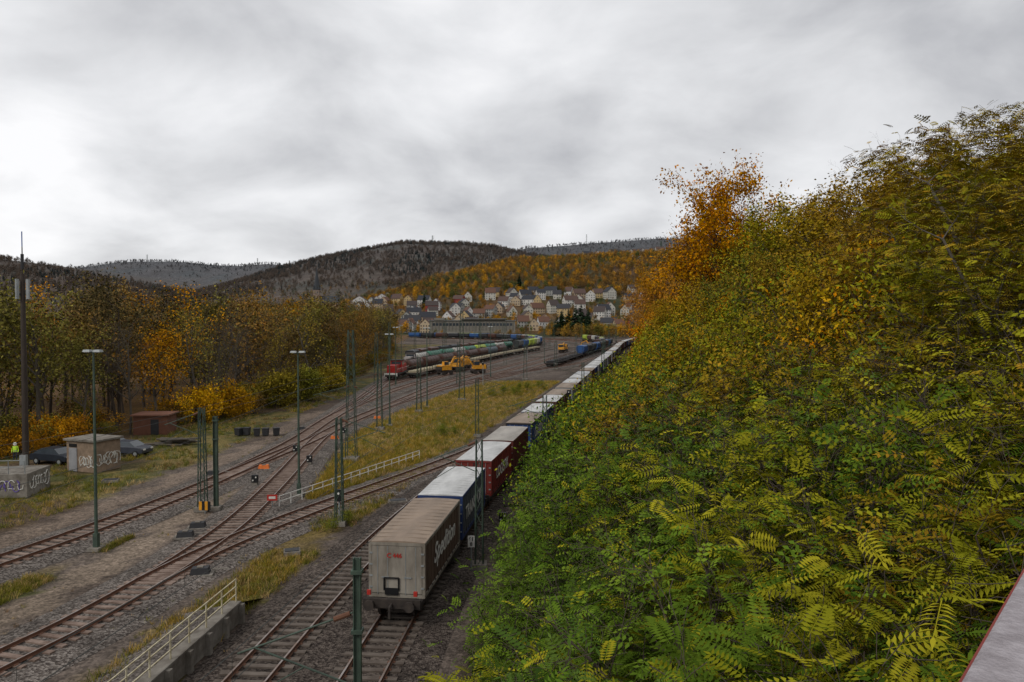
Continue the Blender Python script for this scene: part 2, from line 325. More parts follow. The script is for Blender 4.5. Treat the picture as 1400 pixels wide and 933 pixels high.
def tubes(segs):
    Vs=[];Fs=[];o=0
    for n in sorted(set(s[4] for s in segs)):
        S=[s for s in segs if s[4]==n]; P0=np.array([s[0] for s in S]);P1=np.array([s[1] for s in S]);R0=np.array([s[2] for s in S]);R1=np.array([s[3] for s in S])
        D=P1-P0; D/=np.linalg.norm(D,axis=1)[:,None]+1e-9; ref=np.where(abs(D[:,2:3])>.9,np.array([[1.,0,0]]),np.array([[0,0,1.]])); A=np.cross(D,ref);A/=np.linalg.norm(A,axis=1)[:,None];B=np.cross(D,A)
        t=2*np.pi*np.arange(n)/n; ring=np.cos(t)[None,:,None]*A[:,None]+np.sin(t)[None,:,None]*B[:,None]
        V=np.concatenate([P0[:,None]+ring*R0[:,None,None],P1[:,None]+ring*R1[:,None,None]],1).reshape(-1,3)
        i=np.arange(n); f=np.stack([i,(i+1)%n,n+(i+1)%n,n+i],-1); Fc=(f[None]+np.arange(len(S))[:,None,None]*2*n).reshape(-1,4)+o
        Vs.append(V);Fs.append(Fc);o+=len(V)
    return np.concatenate(Vs),np.concatenate(Fs)
def plant(name,seed,h,leafn,ls,kind='leaf',stems=1,mats=None,sig=.35,cfg=None,tilt=.1,link=False,r0=None,T=None,norm=None):
    R=random.Random(seed); g=np.random.default_rng(seed)
    c=dict(n=[5,3,3,2],max=3,wob=[.09,.16,.2,.25],up=[.05,.07,.04,.0],sides=[7,5,4,3],st=1,k=[3,2,2,0],ang=(30,62),rat=[.42,.5,.5,.5])
    c.update(cfg or {}); segs=[];tips=[]
    for s in range(stems):
        a=R.uniform(0,6.28); t=tilt if stems==1 else R.uniform(.1,.75)
        grow(R,Vector((R.gauss(0,.12*(stems>1)),R.gauss(0,.12*(stems>1)),-.2)),Vector((math.cos(a)*t,math.sin(a)*t,1)).normalized(),h*R.uniform(.8,1)*(1 if stems==1 else .95),r0 or h*.016/(1 if stems==1 else 1.6),0,c,segs,tips)
    Vb,Fb=tubes(segs); mi=[np.zeros(len(Fb),int)]; lv=[np.full(len(Vb),.5)]; V=[Vb];Fc=[Fb]
    if leafn:
        TP=np.array([t[0] for t in tips]); TD=np.array([t[1] for t in tips]); cl=g.random(len(TP))
        w=np.where(fbm(TP[:,0]*.5+seed,TP[:,2]*.5+TP[:,1]*.3,seed)>.42,1,.25); w/=w.sum()
        k=g.choice(len(TP),leafn,p=w)
        if kind=='leaf':
            P=TP[k]+g.normal(0,sig,(leafn,3)); Fd=g.normal(0,1,(leafn,3))+np.array([0,0,-.3]); Up=g.normal(0,.6,(leafn,3))+np.array([0,0,1.]); T_=T or T_leaf()
        else:
            P=TP[k]-TD[k]*g.random((leafn,1))*.3+g.normal(0,sig,(leafn,3)); an=g.random(leafn)*6.28; Fd=np.stack([np.cos(an),np.sin(an),g.uniform(-.6,.5,leafn)],-1)+TD[k]*.5; Up=g.normal(0,.35,(leafn,3))+np.array([0,0,1.]); T_=T or T_pin()
        Lv,Lf=leafset(P,Fd,Up,ls*g.uniform(.6,1.3,leafn),T_)
        Fc.append(Lf+len(Vb)); V.append(Lv); mi.append(np.ones(len(Lf),int)); lv.append(np.repeat(np.clip(cl[k]*.55+g.random(leafn)*.45,0,1),len(T_[0])))
    V=np.concatenate(V)
    if norm: V=V*(norm/np.percentile(V[:,2],99.6))
    return npmesh(name,V,np.concatenate(Fc),mats or [M_twig,M_leafI],np.concatenate(mi),{'lv':('FLOAT',np.concatenate(lv))},link=link)
shc=dict(n=[4,3,2,2],max=2,k=[2,2,0,0],st=1,rat=[.42,.45,.5,.5],ang=(30,70),wob=[.15,.2,.2,.2])
shrubN=[plant('shrub_a%d'%i,20+i,2.9,250,.36,'pin',5,sig=.15,cfg=shc) for i in range(5)]
shrubP=[plant('shrub_p%d'%i,25+i,3.1,330,.29,'pin',5,sig=.22,cfg=shc,T=T_pin(4,.29,.08)) for i in range(5)]
shrubM=[plant('shrub_b%d'%i,30+i,3.2,1900,.135,'leaf',6,sig=.26,cfg=shc,T=T_leaf(.24)) for i in range(5)]
bushF=[plant('bush_%d'%i,40+i,4.2,1500,.25,'leaf',5,sig=.33,cfg=shc) for i in range(4)]
def tintpick(n,pal,w,noise=None,jit=.25):
    pal=np.array(pal); w=np.array(w,float)
    if w.ndim==1: w=np.tile(w,(n,1))
    w=w/w.sum(1,keepdims=True); u=rng.random(n)[:,None] if noise is None else noise[:,None]; k=np.clip((u>np.cumsum(w,1)).sum(1),0,len(pal)-1)
    return pal[k]*(1+jit*(rng.random((n,1))-.5)*2)
GREEN=(.074,.112,.014);YG=(.165,.155,.014);OLIVE=(.175,.115,.014);ORG=(.34,.14,.012);BRN=(.15,.072,.02);GOLD=(.42,.25,.02);DKG=(.045,.072,.014)
PAL=[DKG,GREEN,YG,OLIVE,ORG,BRN,GOLD]
n=2300; yy=3+77*rng.random(n)**1.12; dd=3.9+31*rng.random(n)**.85; xx=np.interp(yy,T3[:,1],T3[:,0])+dd
kp=(np.hypot(xx,yy)>8.5)&(dd>3.9+1.8*sst((yy-40)/35)); xx,yy,dd=xx[kp],yy[kp],dd[kp]; n=len(xx)
zz=hgt(xx,yy); sc=rng.uniform(.65,1.55,n)*np.clip((dd-2.6-sst((yy-40)/30))/5,.3,1)*(1+.3*sst((dd-16)/8))
up=np.clip((dd-7)/18,0,1); nz=np.clip(fbm(xx*.16,yy*.16,31)*1.9-.45,0,1)*.4+rng.random(n)*.6
W=np.stack([.6-up*.4,1.2-up*1.0,.45+.6*up,.2+.85*up,.06+.2*up,.08+.15*up,.07+.10*up],1)
tn=tintpick(n,PAL,W,nz)
rt=np.stack([rng.normal(0,.14,n),rng.normal(0,.14,n),rng.random(n)*6.28],-1)
dist=np.hypot(xx,yy)+rng.normal(0,2,n)
for sel,vv in ((dist<16,shrubN),((dist>=16)&(dist<32),shrubP),(dist>=32,shrubM)):
    scatter('hillside_shrubs',np.stack([xx,yy,zz-.1],-1)[sel],rt[sel],sc[sel]*1.08,rng.integers(0,5,sel.sum()),tn[sel],vv)
n=2800; yy=76+470*rng.random(n)**1.6; dd=5.6+55*rng.random(n)**1.05; xx=np.interp(yy,T3[:,1],T3[:,0])+dd; zz=hgt(xx,yy)
sc=rng.uniform(.65,1.45,n)*np.clip((dd-3.6)/11,.2,1.2)*np.where((yy>200)&(dd>12),1.5,1)
up=np.clip((dd-4)/16,0,1); fy=np.clip((yy-90)/120,0,1)
W=np.stack([.2+0*up,.5*(1-fy)*(1-.5*up)+.05,1.3*(1-fy*.8),.6+0*up,.3+.8*fy,.15+.5*fy,.2+.2*fy],1)
scatter('hillside_bushes',np.stack([xx,yy,zz-.2],-1),np.stack([rng.normal(0,.1,n),rng.normal(0,.1,n),rng.random(n)*6.28],-1),sc,rng.integers(0,4,n),tintpick(n,PAL,W,np.clip(fbm(xx*.1,yy*.06,32)*1.9-.45,0,1)*.5+rng.random(n)*.5),bushF)
# trees (individual objects share meshes)
MT=[M_bark,M_leafO]
treeA=[plant('tree_mesh_%d'%i,60+i,10,[4600,3600,2600,1500,6500][i],[.24,.23,.23,.21,.23][i],'leaf',1,mats=MT,sig=.30,r0=.17,norm=10.) for i in range(5)]
oak=plant('oak_mesh',66,10,14000,.19,'leaf',1,mats=MT,sig=.26,r0=.2,norm=10.,cfg=dict(k=[4,3,2,0],ang=(35,70),rat=[.42,.5,.5,.5],up=[.05,.1,.06,0]))
bare=plant('bare_mesh',77,10,250,.2,'leaf',1,mats=MT,sig=.3,r0=.16,norm=10.,cfg=dict(max=4,n=[5,3,3,2,2],k=[3,2,2,2,0],wob=[.09,.16,.2,.25,.25],up=[.05,.08,.06,.03,0],sides=[7,5,4,3,3],rat=[.42,.5,.5,.5,.5]))
pinT=[plant('robinia_mesh_%d'%i,80+i,8,1500,.34,'pin',1,mats=MT,sig=.18,r0=.11,T=T_pin(6,.28,.06),norm=8.) for i in range(2)]
def tree(name,src,x,y,h,col,base=10.,z=None,rz=None,sxy=1):
    o=bpy.data.objects.new(name,src.data); scene.collection.objects.link(o); o.location=(x,y,(hz1(x,y) if z is None else z)-.1)
    s=h/base; o.scale=(s*sxy,s*sxy,s); o.rotation_euler=(0,0,random.uniform(0,6.28) if rz is None else rz); o.color=(*col,1); return o
def crest(name,src,u,v,y,col,base=10.,sxy=1,minh=5):
    x=(u-700)*y/995; top=H+(440-v)*y/995; g=hz1(x,y); tree(name,src,x,y,max(minh,top-g),col,base,sxy=sxy)
crest('oak_tree',oak,1018,222,105,(.33,.145,.012),sxy=.9); crest('oak_tree',oak,985,268,112,(.26,.11,.014),sxy=.9)
for u,v,y,c,k,sxy in [(955,300,120,(.26,.12,.02),0,1),(925,345,150,(.26,.12,.02),1,1.1),(895,378,190,(.22,.095,.02),0,1.2),(888,392,235,(.26,.12,.02),4,1.2),(884,398,290,(.3,.13,.015),4,1.2),(905,365,170,(.32,.15,.02),4,1),
   (1070,280,85,(.19,.165,.015),4,1.1),(1105,262,75,(.24,.17,.02),0,1.2),(1150,255,62,(.21,.14,.015),4,1.3),(1130,255,92,(.26,.15,.02),0,1.3),(1190,245,70,(.21,.125,.02),4,1.2),(1215,228,52,(.25,.16,.02),4,1.2),(1040,315,95,(.22,.19,.02),4,1.3),(985,335,110,(.25,.17,.02),4,1.2),
   (1240,218,50,(.21,.13,.02),0,1.1),(1290,204,42,(.24,.145,.02),4,1.1),(1330,178,38,(.2,.13,.02),0,1.2)]:
    crest('autumn_tree',treeA[k],u,v,y,c,sxy=sxy)
R_=random.Random(5)
for i in range(30):
    y=R_.uniform(27,105); d=R_.uniform(13,27); x=float(fx3(y))+d; c=R_.choice([(.17,.155,.015),(.09,.11,.016),(.23,.145,.015),(.34,.15,.014),(.13,.068,.02),(.32,.21,.02),(.17,.11,.016)])
    tree('autumn_tree',treeA[R_.choice([0,1,4,4])],x,y,R_.uniform(6,9.2)*(1.15 if y>60 else .9),c,sxy=R_.uniform(.9,1.2))
crest('bare_tree',bare,1195,200,72,(.18,.12,.03),sxy=.8); crest('bare_tree',bare,1160,232,78,(.18,.12,.03)); crest('bare_tree',bare,1225,215,60,(.18,.12,.03))
for u,v,y,c in [(1265,196,44,(.25,.165,.02)),(1320,172,36,(.23,.175,.02)),(1370,142,28,(.175,.16,.02)),(1410,125,24,(.21,.16,.02)),(1340,165,32,(.27,.16,.02)),(1400,165,26,OLIVE),(1290,260,30,(.25,.155,.02)),(1380,260,22,(.23,.16,.02)),(1440,210,19,YG)]:
    crest('robinia_tree',pinT[int(u)%2],u,v,y,c,base=8.,sxy=1.15)
# left belt
edge=np.array([(-75,50),(-62,60),(-50,74),(-43.5,88),(-37,115),(-36,150),(-41,200),(-46,263),(-56,330),(-75,420)],float); es=spline([tuple(p) for p in edge],1)
LP=[(.13,.085,.03),(.12,.105,.026),(.17,.095,.025),(.36,.165,.016),(.09,.07,.03),(.20,.145,.026)]
s=2
while s<len(es)-1:
    p=es[int(s)]; k=random.choice([0,1,2,2,3,3]); c=random.choices(LP,[4,4,2.5,.45,4,1.4])[0]; j=random.uniform(.7,1.25); c=tuple(q*j for q in c)
    src=bare if random.random()<.3 else treeA[k]
    tree('autumn_tree',src,p[0]-random.uniform(0,3),p[1]+random.uniform(-1,1),random.uniform(12,18)*(1+.15*(p[1]>180)),c,sxy=random.uniform(.8,1.15)); s+=random.uniform(4,6.5) if p[1]<160 else 9
beltv=[plant('belt_%d'%i,90+i,14,[2600,1800,1000,250][i],.34,'leaf',1,sig=.45,r0=.2,cfg=dict(sides=[6,4,3,3]),norm=16.3) for i in range(4)]
P=[]
for r in range(1,8):
    for s in range(0,len(es),7):
        p=es[s]; P.append((p[0]-r*6.5+random.uniform(-2.5,2.5),p[1]+r*2+random.uniform(-3,3)))
P=np.array(P); n=len(P); k=rng.integers(0,4,n)
scatter('tree_belt',np.c_[P,hgt(P[:,0],P[:,1])-.2],np.c_[np.zeros((n,2)),rng.random(n)*6.28],rng.uniform(.8,1.25,n),k,tintpick(n,LP,[4,4,3,1.2,3.5,1.6],jit=.4),beltv)
n=520; s=rng.integers(0,len(es),n); P=es[s]+np.c_[rng.uniform(-9,2.0,n),rng.uniform(-2,2,n)]
P=P[~((abs(P[:,0]+42)<4.5)&(P[:,1]>76)&(P[:,1]<90))]; n=len(P)
scatter('undergrowth',np.c_[P,hgt(P[:,0],P[:,1])-.2],np.c_[np.zeros((n,2)),rng.random(n)*6.28],rng.uniform(.35,1.0,n)**1.2,rng.integers(0,4,n),tintpick(n,[(.13,.08,.028),(.15,.13,.028),(.36,.18,.02),(.10,.10,.025)],[4,2,.9,2]),[o.copy() for o in bushF])
for x,y,s_,c in [(-46.8,76,.65,(.42,.20,.02)),(-48,75,.7,(.38,.17,.02)),(-39.5,96,1.1,(.45,.25,.02)),(-38.3,100,1.0,(.42,.22,.02)),(-36,112,1.2,(.22,.17,.025)),(-35,121,1.25,(.20,.19,.03)),(-50.5,72,.65,(.36,.17,.02)),(-34.5,135,1.1,(.28,.21,.03))]:
    q=7; P=np.c_[x+rng.normal(0,1.5,q),y+rng.normal(0,1.6,q),np.zeros(q)]; scatter('golden_shrub',P,np.c_[rng.normal(0,.15,(q,2)),rng.random(q)*6],s_*rng.uniform(.35,1.15,q),rng.integers(0,4,q),np.array(c)*rng.uniform(.45,1.15,(q,1))*np.array([1,1,1.]),[o.copy() for o in bushF])
# conifers + distant wood
def conifer(name,seed,h=14,link=False,mats=None):
    g=np.random.default_rng(seed); V=[];Fc=[];lv=[]
    Vb,Fb=tubes([(Vector((0,0,-.5)),Vector((0,0,h)),.22,.03,5)]); V.append(Vb);Fc.append(Fb);lv.append(np.full(len(Vb),.3)); o=len(Vb); nb=len(Fb)
    L=26
    for i in range(L):
        z=h*(.1+.88*i/L); R=(h*.2)*(1-i/L)**.85+.25; k=11
        a=g.random(k)*6.28; n_=k; P=np.tile([0,0,z],(n_,1))+np.c_[np.zeros((n_,2)),g.normal(0,.15,n_)]; Fd=np.stack([np.cos(a),np.sin(a),g.uniform(-.45,-.1,n_)],-1)
        v_,f_=leafset(P,Fd,np.tile([0,0,1.],(n_,1))+g.normal(0,.3,(n_,3)),R*g.uniform(.6,1.15,n_),(np.array([[0,0,0],[.28,.5,.0],[0,1,-.1],[-.28,.5,0]]),np.array([[0,1,2,3]])))
        V.append(v_);Fc.append(f_+o);o+=len(v_);lv.append(np.repeat(g.random(n_),4))
    V=np.concatenate(V);F_=np.concatenate(Fc); mi=np.ones(len(F_),int);mi[:nb]=0
    return npmesh(name,V,F_,mats or [M_twig,M_leafI],mi,{'lv':('FLOAT',np.concatenate(lv))},link=link)
con=[conifer('conifer_%d'%i,i) for i in range(3)]
dist=[plant('wood_%d'%i,120+i,12,420,.95,'leaf',1,sig=.8,r0=.2,cfg=dict(max=2,k=[3,3,0,0],sides=[4,3,3,3]),norm=13.) for i in range(4)]
conO=conifer('conifer_mesh',5,mats=MT)
for x,y,h in [(56,640,28),(62,655,30),(50,645,25),(45,660,23),(70,668,26),(48,700,22),(-108,900,20),(10,980,20),(66,642,22),(40,650,20)]: tree('conifer_tree',conO,x,y,h,(.02,.035,.018),base=14.,sxy=1.5)
# houses ------------------------------------------------------------
houses=[]
WC=[(.52,.50,.46),(.47,.45,.39),(.55,.54,.52),(.45,.33,.16),(.38,.29,.2),(.30,.30,.28),(.27,.045,.035),(.42,.33,.22)]
RC=[(.04,.04,.045),(.06,.045,.042),(.09,.055,.045),(.03,.032,.04),(.12,.06,.04)]
def house(x,y,w,l,h,rh,rz,wc,rc,name='town_house',zb=None):
    z=(hz1(x,y) if zb is None else zb)-1; houses.append((x,y,max(w,l)*.62)); e_=empty(name,(x,y,z),rz); h=h+1
    b=MB(); b.box((0,0,h/2),(w,l,h)); b.prism([(-w/2,h+.002),(w/2,h+.002),(0,h+rh)],-l/2,l/2,0,'y'); b.build('walls',[cmat(wc,.8,.85)],e_)
    r=MB()
    for s in(-1,1):
        r.add([(s*(w/2+.5),-l/2-.4,h-.35),(s*(w/2+.5),l/2+.4,h-.35),(0,l/2+.4,h+rh+.12),(0,-l/2-.4,h+rh+.12),(s*(w/2+.5),-l/2-.4,h-.1),(s*(w/2+.5),l/2+.4,h-.1),(0,l/2+.4,h+rh+.4),(0,-l/2-.4,h+rh+.4)],[(0,1,2,3),(7,6,5,4),(0,4,5,1),(1,5,6,2),(0,3,7,4)])
    r.box((w*.18,l*.2,h+rh*.9),(.7,.7,1.6),1); r.build('roof',[cmat(rc,.8),cmat((.3,.15,.1),.8)],e_,fix=False)
    g=MB()
    for fl in range(max(1,int((h-1)//2.8))):
        zz_=2.4+fl*2.8
        for sx,sy,ww in((0,-1,w),(0,1,w),(1,0,l),(-1,0,l)):
            k=max(2,int(ww//2.7))
            for i in range(k):
                t=-ww/2+ww*(i+.5)/k
                if random.random()<.12: continue
                if sx==0: g.box((t,sy*(l/2+.02),zz_),(1.15,.06,1.35),0)
                else: g.box((sx*(w/2+.02),t,zz_),(.06,1.15,1.35),0)
    for sy in(-1,1): g.box((0,sy*(l/2+.02),h+rh*.35),(1.1,.06,1.2),0)
    g.build('windows',[M_glass],e_); d_=MB(); d_.box((w*.1,-l/2-.05,2.0),(1.1,.12,2.1)); d_.build('door',[cmat((.12,.06,.03))],e_)
def U(u,y): return (u-700)*y/995
for i in range(142):
    if i<112: u=random.uniform(548,900); y=random.uniform(690,940)
    else: u=random.uniform(440,570); y=random.uniform(820,1080)
    x=U(u,y)
    if any(math.hypot(x-a,y-b)<13.5 for a,b,c in houses): continue
    if abs(x-58)<24 and y<705: continue
    if math.hypot(x+235,y-900)<26: continue
    house(x,y,random.uniform(9,12.5),random.uniform(9,17),random.choice([5.6,6.5,8.6]),random.uniform(4,6),random.uniform(-.5,.5)+random.choice([0,1.57]),random.choices(WC,[4,4,3,1.6,1.5,1.6,.5,2])[0],random.choice(RC))
for i in range(26):
    u=random.uniform(800,925); y=random.uniform(1270,1380); x=U(u,y)
    if any(math.hypot(x-a,y-b)<14 for a,b,c in houses): continue
    house(x,y,12,15,10,5,random.uniform(0,3),random.choice(WC[:5]),random.choice(RC))
# long station building
e_=empty('freight_station_building',(-36,668,6)); b=MB(); b.box((0,0,2.5),(78,14,11)); b.box((10,-2,8.8),(40,12,1.6)); b.box((-30,-3,9),(9,10,3)); b.build('walls',[cmat((.20,.185,.155),.8)],e_)
b=MB(); b.box((0,0,8.3),(80,16,.5)); b.box((10,-2,9.9),(42,14,.4)); b.build('roof',[cmat((.2,.21,.21))],e_)
b=MB()
for i in range(24): b.box((-35+i*3.05,-7.05,4.6),(2.2,.2,2.4))
b.build('windows',[M_glass],e_); b=MB()
for i in range(25): b.box((-36.5+i*3.05,-7.3,3.5),(.45,.5,8.8))
b.build('pillars',[M_conc],e_)
house(-205,985,20,26,12,6,.1,(.55,.53,.5),RC[0],'white_office_building'); house(-178,1000,16,22,10,5,.1,(.55,.53,.5),RC[0],'white_office_building')
# church
cx,cy=-241,900; e_=empty('church',(cx,cy,23)); b=MB(); b.box((0,0,13),(7,7,32)); b.box((14,3,7),(24,11,14)); b.build('walls',[cmat((.24,.18,.14),.85)],e_)
b=MB(); b.box((0,0,30),(7.8,7.8,1.2)); b.tube((0,0,30.6),(0,0,58),4.0,.15,8); b.prism([(-3,13.9),(9,13.9),(3,22)],2,27,0,'x'); b.tube((0,0,58),(0,0,61),.12,.12,6)
for s in((-3,-3),(3,-3),(3,3),(-3,3)): b.tube((s[0],s[1],30.6),(s[0],s[1],37),1.0,.05,6)
b.build('spire_roof',[cmat((.035,.04,.045))],e_); b=MB()
for z in(20,26):
    for x in(-1.5,1.5): b.box((x,-3.55,z),(1,.12,2.6))
b.build('windows',[M_glass],e_)
# distant woodland mass
n=10500; y=600+830*rng.random(n)**.8; x=U(rng.uniform(330,1250,n),y); ok=np.ones(n,bool)
for a,b_,c in houses: ok&=~((abs(x-a)<c*.8)&(y>b_-12)&(y<b_+c))
ok&=~((x>-80)&(x<5)&(y>600)&(y<680)); ok&=rng.random(n)<np.where(y<920,.55,1)
ok&=~((y<690)&(x>-150)&(x<110)&(rng.random(n)<.5)); ok&= (y>650)|(x<-150)|(x>100)
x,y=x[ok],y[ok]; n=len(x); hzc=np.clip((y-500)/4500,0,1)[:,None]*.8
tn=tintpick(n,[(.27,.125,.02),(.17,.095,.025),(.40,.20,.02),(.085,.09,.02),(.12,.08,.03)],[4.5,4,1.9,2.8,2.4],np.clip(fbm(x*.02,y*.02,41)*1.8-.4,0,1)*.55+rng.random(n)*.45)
tn=tn*(1-hzc)+np.array((.085,.095,.105))*hzc  # leaf tint fades to blue-grey with Y: haze painted into the colour
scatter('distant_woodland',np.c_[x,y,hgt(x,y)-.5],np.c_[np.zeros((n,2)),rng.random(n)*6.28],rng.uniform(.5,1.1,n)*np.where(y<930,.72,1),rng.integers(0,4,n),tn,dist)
# valley woodland on the left, behind the town
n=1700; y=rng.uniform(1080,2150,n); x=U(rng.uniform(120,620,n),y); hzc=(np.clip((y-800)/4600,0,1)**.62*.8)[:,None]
tn=tintpick(n,[(.15,.09,.03),(.08,.08,.03),(.25,.13,.03)],[3,3,1])*(1-hzc)+np.array((.07,.08,.093))*hzc  # painted haze: tints blended towards blue-grey by distance in Y
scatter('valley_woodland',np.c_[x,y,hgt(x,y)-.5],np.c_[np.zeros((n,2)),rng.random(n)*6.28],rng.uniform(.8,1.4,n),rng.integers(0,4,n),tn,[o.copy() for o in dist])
n=460; y=rng.uniform(560,690,n); x=U(rng.uniform(440,1000,n),y); ok=(x<-95)|(x>28)|((y>640)&(y<658)&(rng.random(n)<.7))
ok&=~((abs(x-fx3(y))<12))
x,y=x[ok],y[ok]; n=len(x)
scatter('autumn_grove',np.c_[x,y,hgt(x,y)-.5],np.c_[np.zeros((n,2)),rng.random(n)*6.28],rng.uniform(.5,1.0,n)*np.where((x>-95)&(x<28),.6,1),rng.integers(0,4,n),tintpick(n,[(.40,.20,.02),(.23,.13,.025),(.11,.10,.025),(.15,.09,.03)],[2,3,2,3]),[o.copy() for o in dist])
# ridge forest
n=17000; k=rng.random(n); y=np.where(k<.68,rng.uniform(2100,3150,n),np.where(k<.84,rng.normal(4600,200,n),rng.normal(2100,200,n))); x=np.where(k<.68,rng.uniform(-1150,500,n),np.where(k<.84,rng.uniform(-3200,1300,n),rng.uniform(-1750,-900,n)))
fb_=fbm(x*.006,y*.006,55)
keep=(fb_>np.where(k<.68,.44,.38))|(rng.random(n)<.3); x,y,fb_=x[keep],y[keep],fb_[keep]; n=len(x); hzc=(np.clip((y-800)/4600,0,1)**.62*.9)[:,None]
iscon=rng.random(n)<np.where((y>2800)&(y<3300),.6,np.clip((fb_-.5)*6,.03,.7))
tn=np.where(iscon[:,None],np.array([(.03,.042,.03)]),np.array([(.12,.072,.035)])*rng.uniform(.7,1.25,(n,1)))*(1-hzc)+np.array((.072,.083,.098))*hzc  # forest tints carry painted distance haze, stronger at larger Y
cc=[o.copy() for o in dist[:3]]
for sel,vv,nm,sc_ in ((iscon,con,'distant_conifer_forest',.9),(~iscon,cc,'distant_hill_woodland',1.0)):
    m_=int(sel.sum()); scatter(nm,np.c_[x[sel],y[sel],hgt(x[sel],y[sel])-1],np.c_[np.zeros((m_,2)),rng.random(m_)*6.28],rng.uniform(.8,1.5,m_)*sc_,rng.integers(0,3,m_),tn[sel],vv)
# grass tufts
def tuft(name,seed,n=22,h=.45):
    g=np.random.default_rng(seed); P=np.c_[g.normal(0,.18,(n,2)),np.zeros(n)]; Fd=np.c_[g.normal(0,.45,(n,2)),np.ones(n)]; Up=g.normal(0,1,(n,3))
    v_,f_=leafset(P,Fd,Up,h*g.uniform(.5,1.2,n),(np.array([[-.03,0,0],[.03,0,0],[.015,1,.15],[-.015,1,.15]]),np.array([[0,1,2,3]])))
    return npmesh(name,v_,f_,[M_leafI],None,{'lv':('FLOAT',np.repeat(g.random(n),4))},link=False)
tf=[tuft('tuft_%d'%i,i) for i in range(4)]
def addgrass(name,n,ylo,yhi,xa,xb_,pal,w,sc=1,thr=.0):
    y=rng.uniform(ylo,yhi,n); a=xa(y); b_=xb_(y); x=a+(b_-a)*rng.random(n); k=(b_>a)&(fbm(x*.25,y*.25,61)>thr+.1*(rng.random(n)-.5)); x,y=x[k],y[k]; n=len(x)
    scatter(name,np.c_[x,y,hgt(x,y)-.03],np.c_[np.zeros((n,2)),rng.random(n)*6.28],rng.uniform(.4,1.3,n)*sc,rng.integers(0,4,n),tintpick(n,pal,w,np.clip(fbm(x*.2,y*.2,62)*1.8-.4,0,1)*.5+rng.random(n)*.5),[o.copy() for o in tf])
fxb=lambda y:np.where(y<78,np.interp(y,T1b[:,1],T1b[:,0])-2.7,fx3(y)-7.2)
GP=[(.25,.17,.035),(.14,.13,.022),(.30,.21,.09),(.095,.10,.02),(.15,.09,.04)]
addgrass('dry_grass',9000,54,160,lambda y:fx1(y)+3.2,fxb,GP,[4,1.6,2,.8,1],.8)
addgrass('dry_grass',2600,14,66,lambda y:fx3(y)-10.0,lambda y:fx3(y)-7.0,GP,[3,1.5,1,1,2],.65,.42)
addgrass('grass_verge',2600,32,61,lambda y:fx0(y)+3.2,lambda y:fx1(y)-5.5,GP,[1.5,2,1,2,1],.5,.42)
addgrass('grass_verge',5500,38,135,lambda y:fx0(y)-19,lambda y:fx0(y)-6,GP,[2,2,1,2,2],.7,.45)
addgrass('trackside_weeds',1500,20,120,lambda y:fx1(y)-6,lambda y:fx1(y)+8,GP,[2,2,1,1,3],.35,.5)
P=np.array([(-7.6,83,0),(-6.5,84,0),(-1.5,130,0),(1,134,0),(3,138,0),(-8.4,86,0),(.5,128,0),(-11.3,45.5,0),(-10.8,47,0),(-3.5,126,0),(5.5,141,0)]); n=len(P)
scatter('weed_bush',P,np.c_[np.zeros((n,2)),rng.random(n)*6.28],np.array([.3,.25,.4,.45,.4,.25,.4,.2,.22,.35,.4]),rng.integers(0,4,n),np.array([(.12,.13,.02)]*n),[o.copy() for o in bushF])
# ------------------------------------------------------------------ rolling stock
RT=.33
def bogie(b,y,m_,r=.45,half=.9):
    for dy in(-half,half):
        for s in(-1,1): b.tube((s*.70,y+dy,r),(s*.82,y+dy,r),r,r,16,m_)
        b.tube((-.7,y+dy,r),(.7,y+dy,r),.08,.08,8,m_)
        for s in(-1,1): b.box((s*.98,y+dy,r),(.2,.34,.3),m_)
    for s in(-1,1): b.box((s*1.0,y,r+.12),(.16,half*2+.8,.22),m_); b.box((s*1.0,y,r-.05),(.18,.7,.25),m_)
    b.box((0,y,r+.15),(1.9,.35,.25),m_)
def place(A,s,L):
    p=at(A,s);q=at(A,s+L); return (p[0],p[1],RT),math.atan2(q[1]-p[1],q[0]-p[0])-math.pi/2
def buffers(b,y,s,m_,z=1.03):
    b.box((0,y+s*.1,z-.05),(2.5,.2,.38),m_)
    for x in(-.87,.87): b.tube((x,y+s*.2,z),(x,y+s*.55,z),.1,.1,10,m_); b.tube((x,y+s*.55,z),(x,y+s*.62,z),.22,.22,14,m_)
    b.tube((0,y+s*.2,z-.05),(0,y+s*.5,z-.1),.06,.06,6,m_); b.box((0,y+s*.5,z-.3),(.1,.1,.5),m_)
